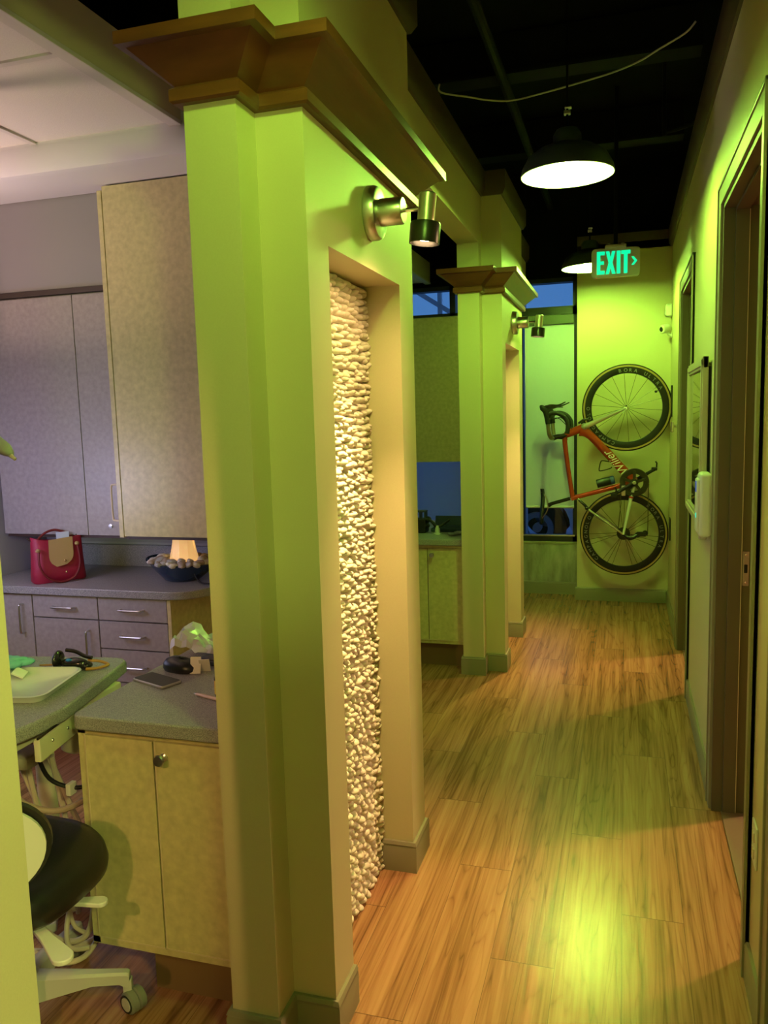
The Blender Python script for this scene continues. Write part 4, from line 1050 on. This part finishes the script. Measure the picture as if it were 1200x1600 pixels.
# crumpled clear wrapper
rg3 = random.Random(21); mb = MB(); rows = []
for i in range(13):
    rows.append([(-1.40+.018*i+rg3.uniform(-.006, .006), 2.20+.014*j+rg3.uniform(-.006, .006), .822+.075*math.exp(-((i-2)/3.)**2-((j-5)/4.)**2)+.03*abs(math.sin(i*1.3+j*.9))*(.5+.5*math.sin(j))+rg3.uniform(0, .012)) for j in range(11)])
mb.quadgrid(rows)
tag(mb.build('plastic_wrapper', mat('crumpled_film', (.55, .53, .56), .25, spec=.8), None, 25), 'crumpled greyish plastic wrapper at the back of the near counter', 'wrapper')
tag(MB().box(-1.30, -1.17, 2.14, 2.19, .8155, .83, .006).ball((-1.22, 2.17, .832), (.05, .022, .012), 3, .08, None, rg3).build('dark_cloth', mat('dark_grey_cloth', (.06, .06, .07), .8)), 'dark wrinkled cloth beside the black pouch', 'cloth')
bt = thing('oil_bottle', 'small dark bottle with yellow label beside the pier', 'bottle', (-1.075, 1.90, .815))
Mo = Matrix.Translation((-1.062, 1.91, .8155))
MB(Mo).lathe([(0, 0), (.017, 0), (.018, .003), (.018, .052), (.014, .06), (.009, .064), (.009, .07), (0, .07)], 24).build('bottle_glass', BG, bt)
MB(Mo).lathe([(0, .068), (.0115, .068), (.0115, .088), (.009, .09), (0, .09)], 20).build('cap', BLACKP, bt)
MB(Mo).lathe([(.0183, .008), (.0186, .008), (.0186, .046), (.0183, .046)], 24, close=True).build('paper_label', mat('yellow_label', (.65, .42, .06), .5), bt)
pn = thing('pen', 'slim pale pen pointing out from behind the pier', 'pen', (-1.10, 1.885, .82))
MB().tube([(-1.135, 1.897, .8205), (-1.13, 1.895, .8205), (-1.04, 1.865, .8205)], [.002, .0048, .0048], 10).build('barrel', mat('pale_pink_plastic', (.62, .42, .32), .3), pn)
MB().tube([(-1.142, 1.899, .8205), (-1.135, 1.897, .8205)], [.0008, .0022], 8).build('tip', METAL, pn)

# ------------------------------------------------------------ stool
st = thing('dental_stool', 'black dental stool with white back shell on casters, left of the cabinet', 'stool', (-1.49, 1.52, 0))
cx, cyy = -1.460, 1.515
rows = []
def seat_out(a, q):
    c, s_ = math.cos(a), math.sin(a)
    e_ = .62
    return (cx+.215*q*math.copysign(abs(c)**e_, c), cyy+.195*q*math.copysign(abs(s_)**e_, s_))
for z, q in ((.445, 0.), (.445, .86), (.45, .93), (.467, .985), (.488, 1.), (.512, .975), (.524, .93), (.528, .8), (.524, .4), (.522, 0.)):
    rr = []
    for j in range(57):
        a = 2*PI*j/56; x, y = seat_out(a, q)
        zz = z-.035*max(0, (x-cx)/.215)**2*q + .0*y
        rr.append((x, y, zz))
    rows.append(rr)
MB().quadgrid(rows).build('seat', VINYL, st, 60)
# curved back: cushion and shell
def back(nm, off, r0, r1, m, thick):
    mb = MB(); rows = []
    ctr = Vector((-1.310, 1.275, .665)); nrm = Vector((-.55, .83, .0)).normalized(); tx = Vector((.83, .55, 0)).normalized()
    rr = []
    for q in [i/8. for i in range(9)]:
        rr.append([ctr+tx*(r0*q*math.cos(2*PI*j/40))+Vector((0, 0, r1*q*math.sin(2*PI*j/40)))+nrm*(off+.25*(r0*q*math.cos(2*PI*j/40))**2*4) for j in range(41)])
    mb.quadgrid(rr)
    rr2 = [[p+nrm*thick*(1-.55*(i/8.)**3) for p in r_] for i, r_ in enumerate(rr)]
    mb.quadgrid(rr2); mb.quadgrid([rr[-1], rr2[-1]])
    return mb.build(nm, m, st, 60)
back('back_cushion', .012, .146, .118, VINYL, .035)
back('back_shell', -.006, .136, .108, mat('white_green_shell', (.66, .66, .56), .35), .02)
MB().tube([(-1.30, 1.27, .64), (-1.31, 1.27, .52), (-1.34, 1.31, .43), (-1.44, 1.47, .42)], .014, 10).build('back_support', GREYPL, st)
MB().tube([(cx, cyy, .12), (cx, cyy, .28)], .028, 18).tube([(cx, cyy, .27), (cx, cyy, .435)], .016, 14).build('gas_column', GREYPL, st)
MB().box(cx-.09, cx+.09, cyy-.09, cyy+.09, .405, .436, .012).build('seat_mechanism', GREYPL, st)
for x0, y0, x1, y1, w_ in ((-1.40, 1.50, -1.215, 1.565, .018), (-1.37, 1.46, -1.165, 1.35, .024)):
    a = Vector((x0, y0, .41)); b = Vector((x1, y1, .398)); d = (b-a); n_ = Vector((-d.y, d.x, 0)).normalized()
    L_ = d.length; M0 = Matrix((d.normalized(), n_, Vector((0, 0, 1)))).transposed().to_4x4(); M0.translation = a
    pol = [(0, -w_*.45), (L_*.55, -w_*.6)] + [(L_-w_+w_*math.sin(PI*i/8), -w_*math.cos(PI*i/8)) for i in range(9)] + [(L_*.55, w_*.6), (0, w_*.45)]
    MB(M0).prism(pol, -.006, .006, .003).build('lever', WHITEPL, st)
hubc = Vector((-1.515, 1.585, 0))
MB(Matrix.Translation((hubc.x, hubc.y, 0))).lathe([(0, .06), (.045, .06), (.05, .075), (.045, .13), (.032, .14), (0, .14)], 24).build('base_hub', GREYPL, st)
for k in range(5):
    an = R(24)+2*PI*k/5
    d = Vector((math.cos(an), math.sin(an), 0)); L_ = .268 if k == 0 else .26
    M0 = Matrix((d, Vector((-d.y, d.x, 0)), Vector((0, 0, 1)))).transposed().to_4x4(); M0.translation = hubc
    mb = MB(M0); pr = []
    for x, zt, zb, w_ in ((.02, .135, .06, .026), (.10, .128, .075, .022), (.18, .120, .088, .017), (L_-.02, .114, .082, .014), (L_, .112, .07, .014), (L_+.006, .108, .07, .012)):
        pr.append([(x, -w_, zb), (x, -w_, zt-.006), (x, -w_*.6, zt), (x, w_*.6, zt), (x, w_, zt-.006), (x, w_, zb), (x, -w_, zb)])
    mb.quadgrid(pr); mb.quadgrid([pr[-1][:1]*7, pr[-1]]); mb.quadgrid([pr[0][:1]*7, pr[0]])
    mb.build('base_arm', GREYPL, st)
    fork_ = MB(M0).box(L_-.012, L_+.012, -.012, .012, .05, .09, .004).tube([(L_, 0, .09), (L_, 0, .06)], .010, 10).build('caster_stem', GREYPL, st)
    an2 = 2.4 if k == 0 else an+.6*k
    cd = Vector((math.cos(an2), math.sin(an2), 0)); ax_ = Vector((-cd.y, cd.x, 0))
    cc = hubc+d*(L_-.0)+cd*.0+Vector((0, 0, .031)) + (Vector((.016, .0, 0)) if k == 0 else Vector((0, 0, 0)))
    if k == 0: ax_ = Vector((-.35, -.94, 0))
    Mc_ = Matrix.Translation(cc) @ axis_to(ax_)
    cas = MB(Mc_).lathe([(0, -.024), (.024, -.024), (.030, -.020), (.031, -.004), (.026, 0), (.031, .004), (.030, .020), (.024, .024), (0, .024)], 28).build('caster', mat('grey_caster', (.20, .20, .17), .5), st)
    MB(Mc_).lathe([(.018, .022), (.024, .0245), (.024, .0265), (.018, .0255)], 28, close=True).build('caster_ring', BLACKP, cas)
    MB(Mc_).lathe([(0, .024), (.0185, .024), (.0185, .027), (.0, .0275)], 24).build('caster_cap', GREYPL, cas)

# dental light head at the left edge
t = thing('operatory_light', 'grey operatory light head poking in at the left photo edge', 'dental light', (-2.12, 2.3, 1.5))
Mo = Matrix.Translation((-2.105, 2.3, 1.505))
mb = MB(Mo); rows = []
for x, r0, z in ((-.25, .02, .06), (-.16, .05, .05), (-.07, .05, .03), (.0, .042, .005), (.04, .032, -.015), (.058, .018, -.028), (.062, 0, -.03)):
    rows.append([(x, .9*r0*math.cos(2*PI*j/24), z+r0*.75*math.sin(2*PI*j/24)) for j in range(25)])
mb.quadgrid(rows); mb.build('light_head', mat('grey_shell', (.30, .28, .26), .4), t, 60)
MB(Mo).box(-.25, .01, -.04, .04, -.028, -.018, .004).build('reflector', CHROME, t)
MB(Mo).tube([(.055, 0, -.035), (.075, 0, -.05)], [.008, .006], 10).build('handle', CREAMPL, t)
MB(Mo).tube([(-.22, 0, .08), (-.30, 0, .35), (-.30, 0, 1.19)], .02, 12).build('arm', mat('pale_green_arm', (.42, .45, .36), .5), t)

# ------------------------------------------------------------ second treatment room
near_cabinet(3.0, True)
near_counter(3.0, 'speckled countertop in the far treatment room behind the second pier')
t = thing('wall_cabinet', 'tall mottled wall cabinet end in the far treatment room, above the window view', 'cabinet', (-1.5, 6.1, 1.2))
MB().box(-1.90, -1.15, 6.1, 6.55, 1.20, 2.30).build('body', LAM, t)
MB().box(-1.925, -1.903, 6.1, 6.55, 1.195, 2.29, .001).build('door', LAM, t)
struct(MB().box(-5.2, -1.0, 6.56, 6.62, 1.20, 2.36).build('wall_far_bulkhead', GREYP))
tw = thing('equipment_rack', 'black tabletop equipment rack at the left end of the far room counter', 'rack', (-1.29, 4.95, .815))
MB().box(-1.30, -1.22, 4.93, 5.03, .8155, .905, .008).ball((-1.215, 4.97, .90), (.025, .03, .02), 3).ball((-1.22, 4.96, .86), (.022, .03, .016), 3).build('rack_base', BLACKP, tw)
mb = MB()
for x in (-1.295, -1.262, -1.229): mb.box(x-.004, x+.004, 4.95, 5.01, .90, .952)
mb.box(-1.30, -1.224, 4.945, 5.015, .948, .956); mb.build('upright_slots', mat('blue_black_plastic', (.02, .03, .05), .4), tw)
tw2 = thing('handpiece_stand', 'small grey stand with a black handpiece on the far room counter', 'stand', (-1.15, 4.90, .815))
MB(Matrix.Translation((-1.135, 4.90, .8155))).lathe([(0, 0), (.028, 0), (.028, .004), (.018, .008), (.014, .04), (.012, .055), (0, .055)], 20).build('stand_cone', GREYPL, tw2)
MB().tube([(-1.19, 4.90, .915), (-1.16, 4.90, .885), (-1.13, 4.90, .862), (-1.06, 4.92, .905)], [.007, .010, .010, .006], 10).build('handpiece', BLACKP, tw2)
tw3 = thing('open_case', 'dark blue open instrument case on the far room counter', 'case', (-1.12, 5.06, .815))
MB().box(-1.20, -1.0, 4.99, 5.12, .8155, .84, .006).build('case_tray', mat('navy_fabric', (.015, .03, .07), .7), tw3)
MB(Matrix.Translation((-1.1, 5.12, .84)) @ Matrix.Rotation(R(-12), 4, 'X')).box(-.10, .10, -.006, .008, 0, .065, .005).build('case_lid', mat('navy_lid', (.03, .05, .09), .6), tw3)
tag(MB().ball((-1.03, 4.86, .824), (.03, .03, .010), 3, .12, None, rg3).ball((-1.0, 4.89, .828), (.03, .03, .012), 3, .12, None, rg3).build('crumpled_wrapper', mat('grey_film', (.25, .25, .27), .4)), 'crumpled grey wrapper on the far room counter edge beside the pier', 'wrapper')

# ================================================================== LIGHTS of the place, and added ones
def area(name, loc, rot, size, power, col, sy=None):
    l = bpy.data.lights.new(name, 'AREA'); l.energy = power; l.color = col; l.size = size
    if sy: l.shape = 'RECTANGLE'; l.size_y = sy
    o = bpy.data.objects.new(name, l); C.objects.link(o); o.location = loc; o.rotation_euler = rot
    return o
# ceiling troffers of the side rooms and the added ones: a frame and the lamp under it
def troffer(loc, sx, sy, power, col, lbl):
    t = thing('ceiling_light', lbl, 'lamp', loc)
    x, y, z = loc
    MB().box(x-sx/2-.03, x+sx/2+.03, y-sy/2-.03, y+sy/2+.03, z-.012, z+.01, .004).build('frame', GRID, t)
    area('ceiling_light_lamp', (x, y, z-.016), (0, 0, 0), sx, power, col, sy)
troffer((2.2, 4.1, 2.595), .22, .22, 130, (1, .62, .30), 'side room ceiling light beyond the near doorway, out of view')
troffer((2.2, 6.3, 2.595), .22, .22, 110, (1, .62, .30), 'side room ceiling light beyond the far doorway, out of view')
# added behind the camera: a bright globe, and a low wall blocking its light
Mp_ = Matrix.Translation((.70, -.85, 0)) @ Matrix.Rotation(math.atan2(4.0, 5.72), 4, 'Z')
struct(MB(Mp_).box(-.9, .9, -.05, .05, 0, 1.38).build('wall_reception', WALL))
t = thing('globe_lamp', 'bright globe floor lamp in the reception behind the camera, out of view', 'lamp', (1.9, -2.57, 0))
MB(Matrix.Translation((1.9, -2.57, 0))).lathe([(0, 0), (.15, 0), (.15, .02), (.02, .03), (0, .03)], 28).build('base', BLACKM, t)
MB().tube([(1.9, -2.57, .02), (1.9, -2.57, 1.46)], .012, 12).build('pole', BLACKM, t)
MB().ball((1.9, -2.57, 1.60), .13, 4).build('globe', mat('glowing_green_globe', (.8, .9, .6), .4, emit=(.68, 1, .19), estr=340), t)
# unseen warm spotlight, added to light the near cabinet front
sx = dup(s1, (0, 0, 0), 'nickel wall spotlight on the treatment room side of the near wall, out of view')
sx.location = (-.932, -.75, 2.16); sx.rotation_euler = (0, 0, PI)
l = bpy.data.lights.new('side_spot_beam', 'SPOT'); l.energy = 82; l.color = (1, .56, .21); l.spot_size = R(50); l.spot_blend = .9; l.shadow_soft_size = .025
o = bpy.data.objects.new('side_spot_beam', l); C.objects.link(o)
q0 = Vector((-.99, -.64, 2.10))
o.matrix_world = Matrix.Translation(q0) @ axis_to(q0-Vector((-1.46, 1.72, .80)))
troffer((1.6, -.9, 2.76), .4, .4, 170, (.92, 1, .28), 'ceiling light at the reception corner behind the camera, out of view')  # added so the near left wall gets brighter
troffer((-2.3, 4.5, 2.69), .4, .4, 7, (.62, 1, .22), 'dim ceiling light of the far treatment room, out of view')  # added green fill for the wall cabinet in the far room
troffer((-.2, -1.9, 2.80), .5, .5, 8, (1, .66, .28), 'warm ceiling light at the back of the hallway, out of view')  # added warm fill for surfaces facing the camera
# unseen window added on the treatment room's left; an area lamp gives its light
struct(MB().box(-5.2, -4.6, -2.8, .9, 0, 2.72).box(-5.2, -4.6, 3.3, 3.64, 0, 2.72).box(-5.2, -4.6, .9, 3.3, 0, .9).box(-5.2, -4.6, .9, 3.3, 2.3, 2.72).build('wall_treatment_left', GREYP))
mb = MB()
for y in (.9, 2.1, 3.3): mb.box(-4.66, -4.60, y-.03, y+.03, .9, 2.3)
mb.box(-4.66, -4.60, .9, 3.3, .9, .95).box(-4.66, -4.60, .9, 3.3, 2.25, 2.3)
w3 = struct(mb.build('window_3', FRAMEB))
MB().box(-4.64, -4.634, .93, 3.27, .95, 2.25).build('window_pane', GLASS, w3)
area('window_daylight', (-4.70, 2.1, 1.6), (0, -PI/2, 0), 1.3, 22, (.62, .64, 1.0), 2.3)
# computer screen beyond the left photo edge, facing the far cabinets
t = thing('computer_monitor', 'lit computer monitor on an arm in the treatment room, out of view', 'monitor', (-2.75, 2.45, 1.2))
Mq = Matrix.Translation((-2.75, 2.45, 1.22)) @ Matrix.Rotation(R(-12), 4, 'Z')
MB(Mq).box(-.28, .28, -.03, .0, -.17, .17, .006).build('monitor_body', BLACKP, t)
MB(Mq).box(-.265, .265, .0, .002, -.155, .155).build('screen', mat('lit_screen', (.1, .1, .1), .4, emit=(.64, .60, 1.0), estr=10), t)
MB(Mq).tube([(0, -.03, 0), (-.1, -.2, -.05), (-.3, -.3, -.05)], .02, 10).build('arm', GREYPL, t)
# unseen uplight added to brighten the ceiling tiles
t = thing('floor_lamp', 'tall uplight floor lamp in the treatment room, out of view', 'lamp', (-3.2, 2.2, 0))
MB(Matrix.Translation((-3.2, 2.2, 0))).lathe([(0, 0), (.14, 0), (.14, .02), (.02, .03), (0, .03)], 28).build('base', BLACKM, t)
MB().tube([(-3.2, 2.2, .02), (-3.2, 2.2, 1.75)], .012, 12).build('pole', BLACKM, t)
MB(Matrix.Translation((-3.2, 2.2, 1.75))).lathe([(.01, 0), (.08, .03), (.14, .09), (.135, .09), (.075, .035), (.0, .012)], 28).build('lamp_shade', BLACKM, t)
l_ = area('floor_lamp_beam', (-3.2, 2.2, 1.83), (PI, 0, 0), .18, 24, (1, .68, .54)); l_.data.shape = 'DISK'

# ------------------------------------------------------------------ colour management
vs = scene.view_settings
vs.view_transform = 'Standard'; vs.look = 'None'; vs.gamma = 1; vs.exposure = 0
vs.use_curve_mapping = False
scene.display_settings.display_device = 'sRGB'
scene.cycles.use_denoising = True
scene.cycles.max_bounces = 8; scene.cycles.diffuse_bounces = 4; scene.cycles.transparent_max_bounces = 12
scene.cycles.sample_clamp_indirect = 6
